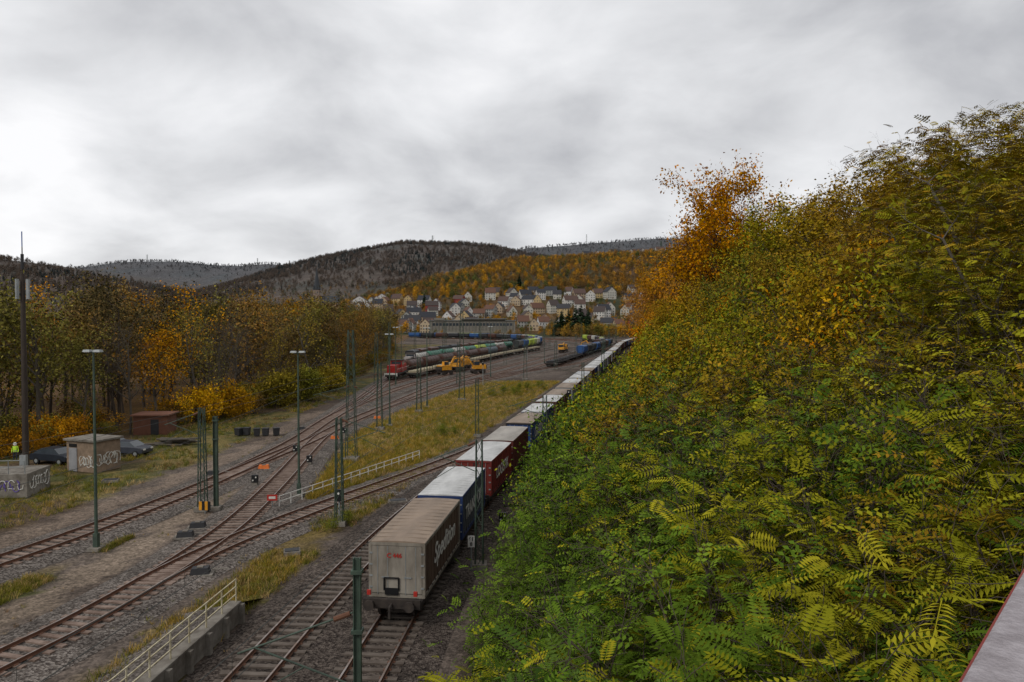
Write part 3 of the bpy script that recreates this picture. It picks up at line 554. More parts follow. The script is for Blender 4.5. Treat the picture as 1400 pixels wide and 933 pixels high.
def swap_body(b,y0,ms,mr,mf,me_,L=7.8,fz=.82,ht=2.42):
    W=2.5; z0=fz+.16; z1=fz+ht
    b.box((0,y0+L/2,(z0+z1)/2-.02),(W-.06,L-.1,z1-z0-.1),ms)
    b.box((0,y0+L/2,fz+.09),(W,L,.16),mf)
    for x in(-1,1):
        for y in(y0+.05,y0+L-.05): b.box((x*(W/2-.05),y,(z0+z1)/2),(.13,.13,z1-z0),mf)
        b.box((x*(W/2-.03),y0+L/2,z1-.06),(.1,L,.14),me_)
        nb=12
        for i in range(1,nb):
            y=y0+L*i/nb; b.box((x*(W/2-.012),y,(z0+z1)/2-.08),(.03,.05,z1-z0-.25),ms); b.box((x*(W/2+.012),y,fz+.2),(.03,.05,.1),5)
    for y in(y0+.04,y0+L-.04): b.box((0,y,z1-.06),(W-.2,.1,.14),me_)
    prof=[(-W/2,z1),(-W/2,z1+.025),(-W/4,z1+.07),(0,z1+.085),(W/4,z1+.07),(W/2,z1+.025),(W/2,z1)]
    b.prism(prof,y0,y0+L,mr,'y')
    for i in range(1,13): b.box((0,y0+L*i/13,z1+.078),(W*.96,.035,.012),mr)
    b.box((0,y0-.0,(z0+z1)/2-.05),(.03,.03,z1-z0-.2),5)
    for x in(-.85,-.4,.4,.85): b.tube((x,y0-.03,z0),(x,y0-.03,z1-.15),.018,.018,6,6)
    for x in(-1.15,1.15):
        for k in range(4): b.box((x,y0-.02,z0+.3+k*.5),(.14,.05,.07),6)
    for x in(-.4,.4): b.box((x*1.25,y0-.05,z0+.75),(.34,.03,.05),6)
def wagon_frame(b,L,m_):
    b.box((0,L/2,.68),(.7,L-.4,.26),m_)
    for s in(-1,1): b.box((s*1.12,L/2,.72),(.14,L-.4,.2),m_)
    for i in range(9): b.box((0,.6+(L-1.2)*i/8,.7),(2.2,.18,.16),m_)
    bogie(b,2.0,m_,.42); bogie(b,L-2.0,m_,.42); buffers(b,.2,-1,m_,.92); buffers(b,L-.2,1,m_,.92)
    for s in(-1,1): b.box((s*1.0,L*.45,.45),(.4,1.6,.4),m_); b.box((s*.95,L*.62,.5),(.5,.7,.3),m_)
M_und=mat('underframe',(.055,.043,.035),.85,scale=2,col2=(.022,.018,.016))
rf=lambda c:mat('roof_tarp',c,.6,scale=.9,col2=tuple(q*.6 for q in c),stretch=(1,.35,1),lo=.3,hi=.7)
TA=rf((.29,.215,.155)); WH=rf((.58,.58,.57)); LG=rf((.40,.37,.33)); BR=rf((.31,.24,.18)); GY=rf((.46,.47,.48))
cur=lambda c:mat('tarpaulin',c,.55,scale=1.2,col2=tuple(q*.7 for q in c),stretch=(1,1.2,.3),bump=.25,bscale=2)
S=dict(taupe=cur((.12,.078,.055)),slate=cur((.085,.095,.11)),navy=cur((.022,.045,.14)),red=cur((.18,.026,.02)),dred=cur((.105,.022,.018)),blue=cur((.02,.06,.19)),brown=cur((.10,.045,.03)),grey=cur((.25,.25,.25)),white=cur((.44,.44,.43)),black=cur((.025,.025,.03)))
M_rearg=mat('rear_door_grey',(.30,.27,.225),.6,scale=1.1,col2=(.14,.12,.095),stretch=(1,1,.35),bump=.1)
cfgs=[('taupe',TA,M_rearg),('slate',WH,'navy'),('red',WH,'red'),('dred',LG,'dred'),('blue',BR,'black'),('navy',WH,'navy'),('brown',WH,'brown'),('brown',BR,'brown'),('grey',BR,'grey'),('dred',WH,'dred'),('grey',WH,'grey'),('white',GY,'white')]
s0=float(np.interp(30.6,T3[:,1],np.arange(len(T3))))
for w in range(27):
    s=s0+w*18.85; L=18.1
    c1=cfgs[(2*w)] if w<6 else random.choice(cfgs[5:]); c2=cfgs[(2*w+1)] if w<6 else random.choice(cfgs[5:])
    loc,rz=place(T3,s,L); e_=empty('container_wagon',loc,rz)
    b=MB(); wagon_frame(b,L,0); b.build('underframe',[M_und],e_)
    for k,(c,y0) in enumerate(((c1,.85),(c2,9.45))):
        b=MB(); fr=c[2] if not isinstance(c[2],str) else S[c[2]]
        ms=S[c[0]]; swap_body(b,y0,0,1,2,3)
        o=b.build('swap_body',[ms,c[1],fr,fr if w or k else M_rearg,fr,M_dkmetal,M_galv],e_)
        if w==0 and k==0:
            r=MB(); r.box((0,y0-.005,2.06),(2.24,.05,2.06)); r.build('rear_doors',[M_rearg],e_)
            r=MB(); r.beam((-.55,y0-.09,1.17),(-.55,y0-.09,1.72),.05); r.beam((.1,y0-.09,1.17),(.1,y0-.09,1.72),.05); r.beam((-.55,y0-.09,1.72),(.1,y0-.09,1.72),.05); r.box((-.22,y0-.07,1.12),(.6,.03,.3)); r.build('ladder_frame',[M_black],e_)
def text(t,e,loc,rot,size,m,shear=0,ext=.004,bold=0):
    c=bpy.data.curves.new('text','FONT'); c.body=t; c.size=size; c.extrude=ext; c.shear=shear; c.offset=bold; c.align_x='CENTER'; c.materials.append(m)
    o=bpy.data.objects.new('lettering',c); scene.collection.objects.link(o); o.parent=e; o.location=loc; o.rotation_euler=rot; return o
wag=[o for o in scene.objects if o.name.startswith('container_wagon')]
hp=math.pi/2
text('Spedition',wag[0],(1.275,4.9,1.8),(hp,0,hp),1.25,M_white,.3,.004,.02); text('C 446',wag[0],(-.1,.80,2.6),(hp,0,0),.27,M_red,0,.004,.006)
text('TRANSPORT',wag[0],(1.275,13.3,1.7),(hp,0,hp),1.05,M_white,0,.004,.015)
text('LOGISTIK',wag[1],(1.275,4.9,1.7),(hp,0,hp),1.1,M_white,0,.004,.015); text('CARGO',wag[2],(1.275,4.9,1.7),(hp,0,hp),1.3,M_white,0,.004,.015)
r=MB()
for x in(-1.02,1.02): r.box((x,.12,1.3),(.16,.1,.2))
r.build('tail_lamp',[M_red],wag[0])
def tank_wagon(A,s,c,name='tank_wagon',L=14.):
    b=MB(); z=2.35;r=1.32
    b.tube((0,1.4,z),(0,L-1.4,z),r,r,20,0)
    b.tube((0,1.4,z),(0,.95,z),r,r*.7,20,0); b.tube((0,L-1.4,z),(0,L-.95,z),r,r*.7,20,0)
    for i in range(5): y=2+(L-4)*i/4; b.tube((0,y-.06,z),(0,y+.06,z),r+.03,r+.03,20,1)
    b.tube((0,L/2,z+r-.1),(0,L/2,z+r+.3),.35,.35,12,1); b.box((0,L/2,z+r+.06),(.8,L-4,.05),1)
    b.box((0,L/2,.98),(2.2,L-.6,.2),1); bogie(b,2.2,1); bogie(b,L-2.2,1); buffers(b,.3,-1,1);buffers(b,L-.3,1,1)
    for s_ in(-.5,.5): b.beam((s_,.6,1),(s_,.6,3.4),.06,1)
    loc,rz=place(A,s,L); b.build(name,[c,M_und],None,loc,rz)
def hopper(A,s,c,c2=None,name='hopper_wagon',L=12.):
    b=MB(); b.prism([(-1.4,2.2),(-1.4,3.9),(-.9,4.2),(.9,4.2),(1.4,3.9),(1.4,2.2),(.6,1.2),(-.6,1.2)],1.2,L-1.2,0,'y')
    for i in range(8):
        y=1.5+(L-3)*i/7
        for x in(-1,1): b.box((x*1.43,y,3.0),(.08,.1,1.7),2)
    b.box((0,L/2,.98),(2.3,L-.6,.2),1); bogie(b,2,1);bogie(b,L-2,1);buffers(b,.3,-1,1);buffers(b,L-.3,1,1)
    for x in(-.9,.9):
        for y in(.5,L-.5): b.beam((x,y,1),(x,y,3.8),.08,1)
    loc,rz=place(A,s,L); b.build(name,[c,M_und,c2 or c],None,loc,rz)
def flat(A,s,c,load=None,name='flat_wagon',L=18.):
    b=MB(); b.box((0,L/2,1.15),(2.7,L-.6,.22),0); bogie(b,2.4,1);bogie(b,L-2.4,1);buffers(b,.3,-1,1);buffers(b,L-.3,1,1)
    for i in range(8):
        for x in(-1.33,1.33): b.box((x,1+(L-2)*i/7,1.7),(.1,.12,1.0),1)
    if load:
        for i in range(7): b.box((-.9+i*.3,L/2,1.45+.02*(i%2)),(.14,L-1.2,.35),2)
    loc,rz=place(A,s,L); b.build(name,[c,M_und,load or c],None,loc,rz)
def loco(A,s,c,L=14.,name='diesel_locomotive'):
    b=MB(); b.box((0,L/2,1.3),(2.9,L-.8,.35),1); b.box((0,3.4,2.35),(1.9,5.4,1.7),0,0,.92,1); b.box((0,10.8,2.3),(1.9,4.8,1.6),0,0,.92,1)
    b.box((0,7.2,2.75),(2.8,2.4,2.6),0,0,.9,.95); b.box((0,7.2,4.12),(2.9,2.8,.14),1)
    b.box((0,7.2,3.4),(2.68,1.7,.7),2); b.box((0,7.2,3.4),(2.1,2.44,.7),2)
    for x in(-1.4,1.4): b.tube((x,.6,2.4),(x,L-.6,2.4),.03,.03,6,3)
    b.box((0,.45,1.2),(2.9,.12,.7),3)
    bogie(b,2.8,1,.5,1.2);bogie(b,L-2.8,1,.5,1.2);buffers(b,.4,-1,1);buffers(b,L-.4,1,1); loc,rz=place(A,s,L); b.build(name,[c,M_und,M_glass,M_white],None,loc,rz)
def sy(A,y):
    i=np.argmax(A[:,1]>=y); return float(i)
ora=mat('loco_red',(.34,.018,.014),.45)
A=yard[1]; s=sy(A,158); loco(A,s,ora); s+=15
brn=mat('tank_brown',(.075,.03,.02),.5); tgy=mat('tank_grey',(.08,.11,.13),.5)
for i in range(8): tank_wagon(A,s,brn if i!=6 else tgy); s+=15
A=yard[3]; s=sy(A,196)
gr=mat('tank_green',(.06,.19,.13),.5);wt=mat('tank_white',(.46,.46,.42),.5,col2=(.28,.26,.22)); lime=mat('hopper_lime',(.38,.48,.05),.5); blu=mat('hopper_blue',(.025,.085,.24),.5); dk=mat('hopper_dark',(.03,.03,.033),.6)
loco(A,s,cmat((.38,.34,.32))); s+=15
for i in range(9): tank_wagon(A,s,[wt,gr,gr,wt,gr,lime,gr,wt,gr][i]); s+=15
A=yard[4]; s=sy(A,215)
for i in range(12): hopper(A,s,[dk,brn,brn,dk][i%4]); s+=13
A=yard[0]; s=sy(A,165)
for i in range(9): flat(A,s,cmat((.25,.2,.15)),M_cream,'rail_transport_wagon'); s+=19
A=yard[2]; s=sy(A,330)
for i in range(23): hopper(A,s,[dk,blu,lime,lime,wt,blu,dk,wt][i%8],wt if i%3==0 else None); s+=13
A=yard[3]; s=sy(A,375)
for i in range(20): hopper(A,s,[dk,dk,brn,dk,blu][i%5]); s+=13
A=yard[7]; s=sy(A,205)
for i in range(3): flat(A,s,cmat((.05,.05,.05)),M_dkmetal); s+=19
for i in range(9): hopper(A,s,[blu,dk,dk,blu,dk,dk,brn,blu,dk][i]); s+=13
A=yard[8]; s=sy(A,300)
for i in range(6): flat(A,s,cmat((.09,.06,.05)),M_rust); s+=19
A=yard[6]; s=sy(A,350)
for i in range(10): hopper(A,s,[brn,dk,wt,brn,lime][i%5]); s+=13
def rail_machine(A,s,L=12,name='track_maintenance_machine'):
    b=MB(); b.box((0,L/2,1.15),(2.6,L,.3),1); b.box((0,1.9,2.4),(2.5,2.8,2.2),0,0,.9,.85); b.box((0,1.9,2.8),(2.42,2.0,.9),2); b.box((0,.65,2.8),(2.0,.3,.9),2)
    b.box((0,6,2.0),(2.3,3.6,1.4),0); b.box((0,9.8,2.3),(2.4,2.4,2.1),0,0,.9,.9); b.box((0,9.8,2.7),(2.4,1.5,.8),2); b.tube((.6,5.2,2.7),(.6,5.2,3.5),.1,.1,8,1)
    b.beam((0,4.6,2.8),(0,8.4,3.9),.25,0); b.box((0,6.2,1.0),(2.7,1.6,.9),1); b.box((0,7.8,2.2),(2.2,.5,1.0),1); bogie(b,2,1);bogie(b,L-2,1)
    loc,rz=place(A,s,L); b.build(name,[M_yel,M_und,M_glass],None,loc,rz)
def excavator(x,y,rz,name='road_rail_excavator'):
    b=MB(); b.box((0,0,.75),(2.3,3.2,.45),1)
    for sx in(-1,1):
        for yy_ in(-1.1,1.1): b.tube((sx*.85,yy_,.5),(sx*1.2,yy_,.5),.5,.5,16,1)
    b.tube((0,0,.95),(0,0,1.2),.6,.6,14,1); b.box((0,-.3,1.75),(2.3,3.0,1.1),0,0,.95,.93); b.box((-.65,.6,2.45),(.95,1.5,1.5),0,0,.9,.8); b.box((-.65,.66,2.6),(.99,1.3,.9),2)
    b.beam((.3,1.0,1.7),(.3,2.9,4.3),.38,0); b.beam((.3,2.9,4.3),(.3,5.2,3.2),.32,0); b.beam((.3,5.2,3.2),(.3,5.5,1.7),.26,0); b.box((.3,5.4,1.25),(1.0,.7,.8),1,0,.7,.7); b.box((0,-1.7,1.6),(2.2,.5,.9),1)
    b.build(name,[M_yel,M_und,M_glass],None,(x,y,.3),rz)
rail_machine(T0,sy(T0,186),13); p=at(T0,sy(T0,176)); excavator(p[0],p[1],-.8); p=at(yard[5],sy(yard[5],180)); excavator(p[0],p[1],2.0)
rail_machine(yard[5],sy(yard[5],300),13); p=at(yard[6],sy(yard[6],330)); excavator(p[0],p[1],1.2)
# ------------------------------------------------------------------ masts, lamps, wires
def lattice(x,y,h,w=.7,wt_=.3,name='catenary_mast',arm=None,rz=0,zb=0):
    b=MB()
    n=max(5,int(h/.75)); cs=((-1,-1),(1,-1),(1,1),(-1,1))
    if name=='power_pylon': n=8
    k1=w*.11 if name=='power_pylon' else .06
    f=lambda k:(w+(wt_-w)*k/n)/2
    for i in range(4):
        a=cs[i]; b.beam((a[0]*w/2,a[1]*w/2,0),(a[0]*wt_/2,a[1]*wt_/2,h),k1)
    for k in range(n):
        z0,z1=h*k/n,h*(k+1)/n; w0,w1=f(k),f(k+1)
        for i in range(4):
            a,c=cs[i],cs[(i+1)%4]
            if k%2: a,c=c,a
            b.beam((a[0]*w0,a[1]*w0,z0),(c[0]*w1,c[1]*w1,z1),k1*.5)
    b.box((0,0,.15),(w+.4,w+.4,.3),1)
    for (dx,z) in arm or []:
        s=1 if dx>0 else -1
        b.tube((s*.15,0,z+.9),(dx,0,z),.03,.03,6,0); b.tube((s*.15,0,z-.7),(dx*.85,0,z+.12),.025,.025,6,0); b.tube((dx*.45,0,z-.3),(dx,0,z-1.1),.018,.018,6,0); b.tube((s*.2,0,z+.88),(s*.6,0,z+.7),.07,.07,8,2)
    if name=='power_pylon':
        for z in(.7,.82,.94): b.beam((-h*.17,0,h*z),(h*.17,0,h*z),.5)
    b.build(name,[M_green,M_conc,M_rust],None,(x,y,zb),rz)
def hmast(x,y,h,arm=None,name='catenary_mast',rz=0,w=.2):
    b=MB(); b.box((-w/2,0,h/2),(.02,w,h)); b.box((w/2,0,h/2),(.02,w,h)); b.box((0,0,h/2),(w-.02,.02,h)); b.box((0,0,.15),(.7,.7,.3),1); b.box((0,0,h-.3),(w+.1,w+.08,.08)); b.box((0,0,h-1.6),(w+.1,w+.08,.08))
    for (dx,z) in arm or []:
        s=1 if dx>0 else -1
        b.tube((s*.1,0,z+.9),(dx,0,z),.022,.022,6,0); b.tube((s*.1,0,z-.7),(dx*.85,0,z+.12),.022,.022,6,0); b.tube((dx*.45,0,z-.3),(dx,0,z-1.1),.015,.015,6,0); b.tube((s*.15,0,z+.88),(s*.5,0,z+.75),.06,.06,8,2)
    b.build(name,[M_green,M_conc,M_rust],None,(x,y,0),rz)
lattice(-15.3,69,12.4,.95,.45,arm=[(-3.6,6.2),(2.5,6.2)]); lattice(-11.2,46.9,7.0,.5,.3,arm=[(3.0,6)]); lattice(-1.75,38.6,6.9,.42,.3,arm=[(-2.4,5.9)]); lattice(2.8,62,6.9,.42,.3,arm=[(-3.2,5.9)])
lattice(10.5,107.6,7.2,.42,.3,arm=[(-3,5.9)]); hmast(-3.35,15.6,8.1,arm=[(-2.6,6.0)],w=.14); lattice(-21.6,50.5,7.2,.5,.3,arm=[(-2.6,6)]); hmast(-20.7,50.6,6.6,w=.26)
lattice(-16.2,88.7,8.2,.7,.4,arm=[(-4,6)]); lattice(-8.4,121.6,15,.95,.4,arm=[(-4,6.5),(3,6.5)]); lattice(-4,83,6.6,.4,.3,arm=[(3,5.9)]); lattice(-13.6,106,8,.7,.4,arm=[(-3,6)])
for x,y,h in [(-32,190,13),(-2,215,13),(22,250,9),(-22,235,13),(2,300,14),(18,345,14),(40,300,9),(-30,330,14),(27,215,8),(60,420,9),(-18,420,14),(20,455,14),(-5,380,13),(21,168,7.5),
    (-11,150,9),(-28,150,11),(3,165,8),(33,345,13),(48,360,9),(-40,300,13),(10,400,14),(-25,490,14),(30,520,14),(5,260,13),(-12,270,13),(35,275,8),(-45,400,14),(12,200,8)]: lattice(x,y,h,.9,.4,arm=[(-4,6),(4,6)])
def lamp(x,y,h):
    b=MB(); b.tube((0,0,0),(0,0,h),.1,.055,10,0); b.box((0,0,.5),(.28,.24,1.0),0); b.beam((-.35,0,h-.05),(.35,0,h-.05),.07,0)
    for s in(-1,1): b.box((s*.32,-.05,h+.03),(.46,.34,.12),1,0,.8,.8); b.box((s*.32,-.05,h-.045),(.36,.26,.03),2)
    b.box((0,0,.1),(.7,.7,.2),3); b.build('street_lamp',[M_green,M_galv,M_white,M_conc],None,(x,y,0),random.uniform(-.2,.2))
for x,y,h in[(-24,41.7,11.5),(-16.1,54.7,10.9),(-15.5,92,11.6),(-13.1,112,12.2),(-24,150,12),(-5,170,12),(-35,230,12),(10,225,12)]: lamp(x,y,h)
def wire(A,y0,y1,z,name='overhead_wire',sp=50.,r=.012):
    i0,i1=int(sy(A,y0)),int(sy(A,y1)); b=MB(); s=i0
    while s<i1:
        e1=min(s+sp,i1); p=at(A,s);q=at(A,e1); n=8; last=None;lc=None
        for k in range(n+1):
            t=k/n; P=p*(1-t)+q*t; cz=z+1.2-4*t*(1-t)*.75
            if last: b.tube(last,(P[0],P[1],cz),r,r,4,0,False); b.tube(lc,(P[0],P[1],z),r,r,4,0,False); b.tube((P[0],P[1],z),(P[0],P[1],cz),r*.5,r*.5,3,0,False)
            last=(P[0],P[1],cz); lc=(P[0],P[1],z)
        s=e1
    b.build(name,[M_wire],fix=False)
wire(T3,2,390,5.5);wire(T2,2,300,5.5);wire(T1,20,330,5.5);wire(T0,30,330,5.5);wire(yard[5],140,320,5.5);wire(yard[7],170,320,5.5)
# radio mast
e_=empty('radio_mast',(-39.2,58.4,0)); b=MB(); b.tube((0,0,0),(0,0,17),.26,.17,14); b.tube((0,0,17),(0,0,19.2),.05,.04,8); b.build('pole',[cmat((.045,.033,.025))],e_,smooth=False)
b=MB()
for a in(0,2.1,4.2): b.box((math.cos(a)*.42,math.sin(a)*.42,15.8),(.2,.2,1.6),0,a); b.beam((0,0,15.4),(math.cos(a)*.42,math.sin(a)*.42,15.4),.05,1)
b.tube((0,0,17.4),(0,0,18.6),.12,.12,8,1); b.beam((-.5,0,14.9),(.5,0,14.9),.06,1); b.box((0,-.25,2),(.5,.3,1.0),0); b.build('antennas',[M_galv,M_dkmetal],e_); b=MB(); b.tube((0,0,19.2),(0,0,20.4),.04,.04,6); b.build('top_rod',[cmat((.03,.1,.35))],e_)
# hut with graffiti
def graffiti(w,h,seed,cols):
    R=random.Random(seed); b=MB()
    for i in range(7):
        cx_=-w/2+w*(i+.5)/7; a0=R.uniform(0,6); rr=h*R.uniform(.25,.42); pts=[]
        for k in range(10): a=a0+k*R.uniform(.35,.6); pts.append((cx_+math.cos(a)*rr*.6,h/2+math.sin(a)*rr))
        for p,q in zip(pts,pts[1:]): b.beam((p[0],-.012-.002*(i%3),p[1]),(q[0],-.012-.002*(i%3),q[1]),.045,i%len(cols))
    return b
e_=empty('concrete_hut',(-37.4,64.8,0),-.35); b=MB(); b.box((0,0,1.35),(3.4,2.6,2.7)); b.build('walls',[cmat((.27,.195,.135),.85,.6)],e_,bevel=.02); b=MB(); b.box((0,0,2.79),(3.8,3.0,.18)); b.build('roof',[M_conc],e_,bevel=.02)
b=MB(); b.box((-.9,-1.33,1.05),(.95,.05,2.05)); b.build('door',[cmat((.28,.28,.29))],e_); b=MB(); b.box((-.9,-1.33,2.3),(.9,.04,.3)); b.build('vent',[M_black],e_)
g=graffiti(1.5,1.3,3,[0]); o=g.build('graffiti',[M_white,M_green],e_,(.75,-1.31,.3))
g=graffiti(2.2,1.4,5,[0]); o=g.build('graffiti_side',[M_white,M_green],e_,(1.71,0,.4),hp)
e_=empty('loading_ramp_wall',(-39.0,55.6,0),.12); b=MB(); b.box((0,0,.9),(5,3.4,1.8)); b.build('wall',[M_conc],e_,bevel=.03); g=graffiti(2.2,1.2,8,[0,1]); g.build('graffiti',[M_white,cmat((.15,.1,.4))],e_,(1.1,-1.71,.3)); g=graffiti(2.6,1.4,9,[0]); g.build('graffiti_side',[M_white],e_,(2.51,0,.3),hp)
b=MB()
for i in range(5): b.beam((-2.3+i*1.15,-1.6,1.8),(-2.3+i*1.15,-1.6,2.8),.05)
b.beam((-2.4,-1.6,2.8),(2.4,-1.6,2.8),.05); b.beam((-2.4,-1.6,2.3),(2.4,-1.6,2.3),.04); b.build('handrail',[M_galv],e_)
e_=empty('brick_shed',(-42.3,86,0),.1); b=MB(); b.box((0,0,1.1),(3.8,3,2.2)); b.build('walls',[cmat((.15,.065,.04),.9)],e_); b=MB(); b.box((0,0,2.3),(4.3,3.5,.16)); b.build('roof',[cmat((.22,.10,.065))],e_); b=MB(); b.box((.5,-1.52,.9),(.9,.05,1.8)); b.build('door',[M_dkmetal],e_)
# cars
def car(x,y,rz,c):
    e_=empty('parked_car',(x,y,0),rz); b=MB()
    prof=[(-2.1,.35),(-2.15,.75),(-1.9,.92),(-1.2,1.0),(-.5,1.02),(1.4,1.02),(2.0,.95),(2.15,.7),(2.1,.35)]; b.prism(prof,-.88,.88)
    o=b.build('body',[cmat(c,.35)],e_,bevel=.06); b=MB(); cab=[(-1.3,1.0),(-.6,1.45),(.9,1.47),(1.75,1.0)]
    vs=[(-.82,*cab[0]),(.82,*cab[0]),(.66,*cab[1]),(-.66,*cab[1]),(.66,*cab[2]),(-.66,*cab[2]),(.82,*cab[3]),(-.82,*cab[3])]
    b.add(vs,[(0,1,2,3),(3,2,4,5),(5,4,6,7),(1,6,4,2),(0,3,5,7)]); b.m[1]=1; b.build('cabin',[M_glass,cmat(c,.35)],e_)
    b=MB()
    for yy_ in(-1.35,1.3):
        for s in(-1,1): b.tube((s*.7,yy_,.32),(s*.9,yy_,.32),.32,.32,16,0); b.tube((s*.9,yy_,.32),(s*.91,yy_,.32),.18,.18,12,1)
    b.build('wheels',[M_black,M_galv],e_); b=MB()
    for s in(-1,1): b.box((s*.6,-2.14,.72),(.35,.06,.15),0); b.box((s*.6,2.14,.75),(.3,.06,.16),1)
    b.build('lights',[M_white,M_red],e_)
car(-37.9,71.5,1.45,(.05,.055,.07)); car(-42.6,67.6,1.3,(.02,.025,.035)); car(-41,74,1.4,(.14,.14,.15))
# person in hi-vis
def person(x,y,rz):
    J=[(0,0,.95),(0,0,1.2),(0,.01,1.42),(0,0,1.52),(0,-.02,1.66),(.1,0,.92),(.12,-.02,.5),(.12,.03,.08),(.12,-.14,.05),(-.1,0,.92),(-.13,.02,.5),(-.13,.06,.08),(-.13,-.11,.05),(.19,0,1.4),(.25,.02,1.12),(.24,-.1,.88),(.24,-.14,.8),(-.19,0,1.4),(-.26,.02,1.12),(-.25,-.08,.88),(-.25,-.12,.8)]
    E=[(0,1),(1,2),(2,3),(3,4),(0,5),(5,6),(6,7),(7,8),(0,9),(9,10),(10,11),(11,12),(2,13),(13,14),(14,15),(15,16),(2,17),(17,18),(18,19),(19,20)]
    Rr=[.15,.15,.15,.06,.105,.1,.07,.05,.045,.1,.07,.05,.045,.075,.055,.04,.045,.075,.055,.04,.045]
    me=bpy.data.meshes.new('w'); me.from_pydata(J,E,[]); o=bpy.data.objects.new('w',me); scene.collection.objects.link(o); o.modifiers.new('s','SKIN'); sd=me.skin_vertices[0].data
    for i,r in enumerate(Rr): sd[i].radius=(r,r*.85); sd[i].use_root=(i==0)
    ss=o.modifiers.new('u','SUBSURF'); ss.levels=2; ss.render_levels=2
    dg=bpy.context.evaluated_depsgraph_get(); nm=bpy.data.meshes.new_from_object(o.evaluated_get(dg)); bpy.data.objects.remove(o)
    nm.materials.clear()
    for m in(cmat((.03,.035,.06)),M_lime,cmat((.45,.27,.2)),M_galv,M_black): nm.materials.append(m)
    for p in nm.polygons:
        z=p.center.z; x_=abs(p.center.x); p.use_smooth=True
        p.material_index=2 if (z>1.47 or (x_>.2 and z<.86)) else (1 if z>.9 else (4 if z<.1 else 0))
        if .98<z<1.04 and x_<.2: p.material_index=3
    q=bpy.data.objects.new('body',nm); scene.collection.objects.link(q); e_=empty('railway_worker',(x,y,0),rz); q.parent=e_
    b=MB(); b.tube((0,-.02,1.68),(0,-.02,1.77),.125,.09,14); b.tube((0,-.02,1.665),(0,-.05,1.68),.15,.15,14); b.build('helmet',[M_white],e_)
try: person(-46.9,68.4,.4)
except Exception as ex: print('person failed',ex)
# fences, rails, signs
b=MB(); p0=Vector((-16.5,51.3,0));p1=Vector((-8.9,69.6,0)); n=16
for i in range(n+1):
    p=p0.lerp(p1,i/n); b.beam(p,p+Vector((0,0,.85)),.05)
for z in(.45,.83): b.beam(p0+Vector((0,0,z)),p1+Vector((0,0,z)),.045)
b.build('white_pipe_fence',[M_white])
e_=empty('loading_platform'); b=MB(); q0=Vector((-12.9,18,0));q1=Vector((-12.1,31.6,0)); n=9
d=(q1-q0).normalized(); rz=math.atan2(d.y,d.x)
b.box(((q0+q1)/2+Vector((0,0,.42))),((q1-q0).length,.3,.84),0,rz)
for i in range(n+1):
    p=q0.lerp(q1,i/n)+Vector((.22,0,.4)); b.box(p,(.22,.25,.86),0,rz)
b.box(((q0+q1)/2+Vector((-.05,0,.88))),((q1-q0).length+.2,.5,.09),0,rz); b.build('retaining_wall',[M_conc],e_)
b=MB(); n=10
for i in range(n+1):
    p=q0.lerp(q1,i/n)+Vector((0,0,.9)); b.beam(p,p+Vector((0,0,1.02)),.05)
for z in(1.25,1.6,1.92): b.beam(q0+Vector((0,0,z)),q1+Vector((0,0,z)),.042)
b.build('railing',[M_cream],e_)
b=MB(); b.add([(-13.05,18,.84),(-12.25,31.6,.84),(-14.9,32.6,-.02),(-16.2,18,-.02),(-11.9,34.5,-.02)],[(0,3,2,1),(1,2,4)]); b.build('gravel_fill',[M_bal1],e_,fix=False)
def board(name,x,y,z,w,h,parts,rz=0,post=True):
    b=MB()
    if post: b.beam((0,0,0),(0,0,z+h/2),.06,0)
    for (dx,dz,ww,hh,m_,k) in parts: b.box((dx,-.04-.006*k,z+dz),(ww,.02,hh),m_)
    b.build(name,[M_galv,M_white,M_red,M_black,M_orange,M_yel],None,(x,y,0),rz)
board('stop_signal_board',-16.9,51.0,.8,.7,.4,[(0,0,.7,.42,2,0),(0,0,.45,.17,1,1)],.1)
e_=empty('kilometre_sign',(-2.15,38.1,0)); b=MB(); b.beam((0,.04,0),(0,.04,1.9),.06); b.build('post',[M_galv],e_); b=MB(); b.box((0,0,1.6),(.36,.03,.6)); b.build('plate',[M_white],e_); text('61',e_,(0,-.02,1.64),(hp,0,0),.28,M_black,0,.002,.008); text('8',e_,(0,-.02,1.38),(hp,0,0),.26,M_black,0,.002,.008)
def dwarf(x,y,col=3):
    b=MB(); b.box((0,0,.15),(.4,.35,.3),0); b.box((0,0,.62),(.5,.22,.6),3)
    for dx,dz in((-.12,.5),(.12,.75)): b.tube((dx,-.11,dz),(dx,-.17,dz),.06,.06,10,1)
    b.build('shunting_signal',[M_conc,M_white,M_red,M_black],None,(x,y,0.0))
for x,y in[(-20.6,58),(-18.6,66.5),(1.5,57.5),(2.0,61.0),(-21.5,72),(-19.4,84),(-.6,46.5)]: dwarf(x,y)
def swbox(x,y,c=4):
    b=MB(); b.box((0,0,.28),(.95,.6,.32),0,0,.85,.8); b.box((0,0,.08),(1.3,.8,.1),1); b.box((.0,0,.46),(.3,.3,.08),2); b.tube((.55,0,.3),(1.4,0,.3),.03,.03,6,2); b.build('point_machine',[[M_orange,M_dkmetal,M_yel][c%3],M_conc,M_conc],None,(x,y,0),.2)
for i,(x,y) in enumerate([(-22.1,64.5),(-25.6,62),(-19.8,81),(-25.6,88),(-16.2,37.5),(-20,46),(-18.2,98),(-19.9,44)]): swbox(x,y,[0,1,0,1,1,1,0,1][i])
board('hazard_board',-21.1,49.7,.55,.8,.5,[(-.3,0,.2,.6,5,0),(-.1,0,.2,.6,3,1),(.1,0,.2,.6,5,0),(.3,0,.2,.6,3,1)])
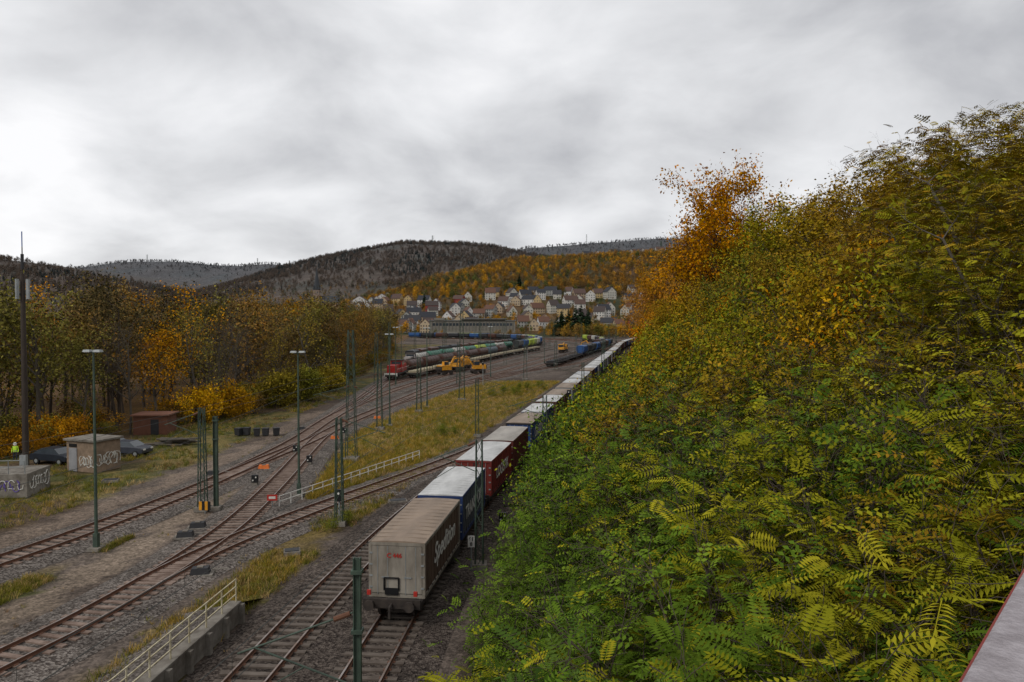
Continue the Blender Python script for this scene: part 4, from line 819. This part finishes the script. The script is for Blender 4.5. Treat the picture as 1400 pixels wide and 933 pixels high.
for i in range(5):
    b=MB(); b.box((0,0,.45),(.6,.65,.75),0,0,1.15,1.15); b.box((0,0,.87),(.72,.8,.08),0); b.tube((-.25,.33,.12),(.25,.33,.12),.12,.12,8,0); b.build('waste_bin',[M_dkmetal],None,(-31.8+i*1.15+random.uniform(-.2,.2),84.2+random.uniform(-.7,.7),0),random.uniform(-.5,.5))
b=MB()
for i in range(16):
    x=random.uniform(-1.8,1.8); y=random.uniform(-.8,.8); a=random.uniform(-.4,.4); z=.15+.25*(i%3); b.tube((x-1.4,y-a,z),(x+1.4,y+a,z+random.uniform(-.1,.2)),.12,.1,7)
b.build('log_pile',[M_bark],None,(-36.5,77.5,0))
for x,y,w in[(-8.3,52.6,1.3),(-33,59.5,1.2),(-12.5,41,.9)]:
    b=MB(); b.box((0,0,.12),(w,.8,.22),0); b.box((0,0,.25),(w*.85,.6,.04),1); b.build('cable_duct_cover',[M_conc,M_dkmetal],None,(x,y,0),.3)
for x,y,h in[(-11.6,48.6,1.9),(7.4,95,4.2),(-6,150,5),(5,240,5)]:
    b=MB(); b.tube((0,0,0),(0,0,h),.07,.06,8,0); b.box((0,-.08,h-.35),(.45,.16,.8),1); b.tube((0,-.17,h-.2),(0,-.24,h-.2),.08,.08,10,2); b.box((0,0,.1),(.5,.5,.2),3); b.build('railway_signal',[M_galv,M_black,M_white,M_conc],None,(x,y,0))
for x,y,h in[(-1660,4760,45),(-2350,4700,45),(-900,2950,40),(-315,2900,38),(480,4700,60),(290,1420,34)]:
    lattice(x,y,h,6,1.2,name='power_pylon',zb=hz1(x,y)-1)
# bridge railing (foreground, right)
e_=empty('bridge_railing'); dv=Vector((.668,.744,0)); nv=Vector((.744,-.668,0)); base=Vector((.62,1.0,H-.5)); rz=math.atan2(dv.y,dv.x)
b=MB(); c=base+dv*2.2+nv*.11; b.box((c.x,c.y,c.z-.03),(6.6,.22,.05),0,rz); b.build('handrail',[mat('rail_paint_grey',(.34,.31,.325),.5,scale=25,col2=(.22,.195,.205),bump=.25)],e_,bevel=.008)
b=MB(); c=base+dv*2.2+nv*.004; b.box((c.x,c.y,c.z-.034),(6.6,.012,.05),0,rz)
c=base+dv*2.2+nv*.03; b.box((c.x,c.y,c.z-.085),(6.6,.07,.04),0,rz)
for i in range(40):
    p=base+dv*(-1+i*.16)+nv*.1; b.tube((p.x,p.y,H-1.55),(p.x,p.y,H-.56),.011,.011,6)
c=base+dv*2.2+nv*.1; b.box((c.x,c.y,H-1.5),(6.6,.06,.05),0,rz); b.build('balusters',[cmat((.22,.03,.02),.6)],e_)
b=MB(); c=base+dv*2.2+nv*1.5; b.box((c.x,c.y,H-1.85),(6.8,3.0,.4),0,rz); b.build('deck',[M_conc],e_)
# ------------------------------------------------------------------ world, sun, camera
w=bpy.data.worlds.new('World'); scene.world=w; w.use_nodes=True; nt=w.node_tree; nt.nodes.clear()
out=N(nt,'ShaderNodeOutputWorld'); sk=N(nt,'ShaderNodeTexSky'); sk.sky_type='NISHITA'; sk.sun_disc=False; sk.sun_elevation=math.radians(42); sk.sun_rotation=math.radians(-40)
bg1=N(nt,'ShaderNodeBackground'); bg1.inputs[1].default_value=.06; nt.links.new(sk.outputs[0],bg1.inputs[0])
tc=N(nt,'ShaderNodeTexCoord'); sx=N(nt,'ShaderNodeSeparateXYZ'); nt.links.new(tc.outputs['Generated'],sx.inputs[0])
def MA(op,a,b_=None):
    n_=N(nt,'ShaderNodeMath',operation=op)
    for i,q in enumerate((a,b_)):
        if q is None: continue
        if isinstance(q,(int,float)): n_.inputs[i].default_value=q
        else: nt.links.new(q,n_.inputs[i])
    return n_.outputs[0]
zc=MA('ADD',MA('MAXIMUM',sx.outputs[2],0),.34); cb=N(nt,'ShaderNodeCombineXYZ'); nt.links.new(MA('DIVIDE',sx.outputs[0],zc),cb.inputs[0]); nt.links.new(MA('DIVIDE',sx.outputs[1],zc),cb.inputs[1])
def cloud(scale,det,rough,dist_,loc):
    z=N(nt,'ShaderNodeTexNoise'); z.inputs['Scale'].default_value=scale; z.inputs['Detail'].default_value=det; z.inputs['Roughness'].default_value=rough; z.inputs['Distortion'].default_value=dist_
    mp=N(nt,'ShaderNodeMapping'); mp.inputs['Location'].default_value=loc; nt.links.new(cb.outputs[0],mp.inputs[0]); nt.links.new(mp.outputs[0],z.inputs['Vector']); return z.outputs['Fac']
ca_=cloud(1.15,2,.45,.1,(4.1,2.2,0)); cb_=cloud(2.9,6,.52,.25,(1.3,7.2,0))
f=MA('ADD',MA('MULTIPLY',ca_,.58),MA('MULTIPLY',cb_,.42))
cr=N(nt,'ShaderNodeValToRGB'); el=cr.color_ramp.elements; el[0].position=.37; el[0].color=(.37,.375,.395,1); el[1].position=.62; el[1].color=(.74,.74,.752,1); k=el.new(.46); k.color=(.51,.515,.53,1); k=el.new(.53); k.color=(.61,.615,.63,1)
nt.links.new(f,cr.inputs['Fac'])
bg2=N(nt,'ShaderNodeBackground'); bg2.inputs[1].default_value=1.36; nt.links.new(cr.outputs[0],bg2.inputs[0])
ms=N(nt,'ShaderNodeMixShader'); ms.inputs[0].default_value=.95; nt.links.new(bg1.outputs[0],ms.inputs[1]); nt.links.new(bg2.outputs[0],ms.inputs[2]); nt.links.new(ms.outputs[0],out.inputs[0])
sl=bpy.data.lights.new('sun','SUN'); sl.energy=1.4; sl.angle=math.radians(15); sl.color=(1,.96,.9); so=bpy.data.objects.new('sun',sl); scene.collection.objects.link(so); so.rotation_euler=(math.radians(48),0,math.radians(-40))
cam=bpy.data.cameras.new('camera'); cam.lens=995/1400*36; cam.sensor_width=36; cam.clip_start=.1; cam.clip_end=20000
co=bpy.data.objects.new('camera',cam); scene.collection.objects.link(co); co.location=(0,0,H); co.rotation_euler=(math.radians(90-1.53),0,0); scene.camera=co
scene.view_settings.view_transform='Standard'; scene.view_settings.look='None'; scene.view_settings.exposure=0
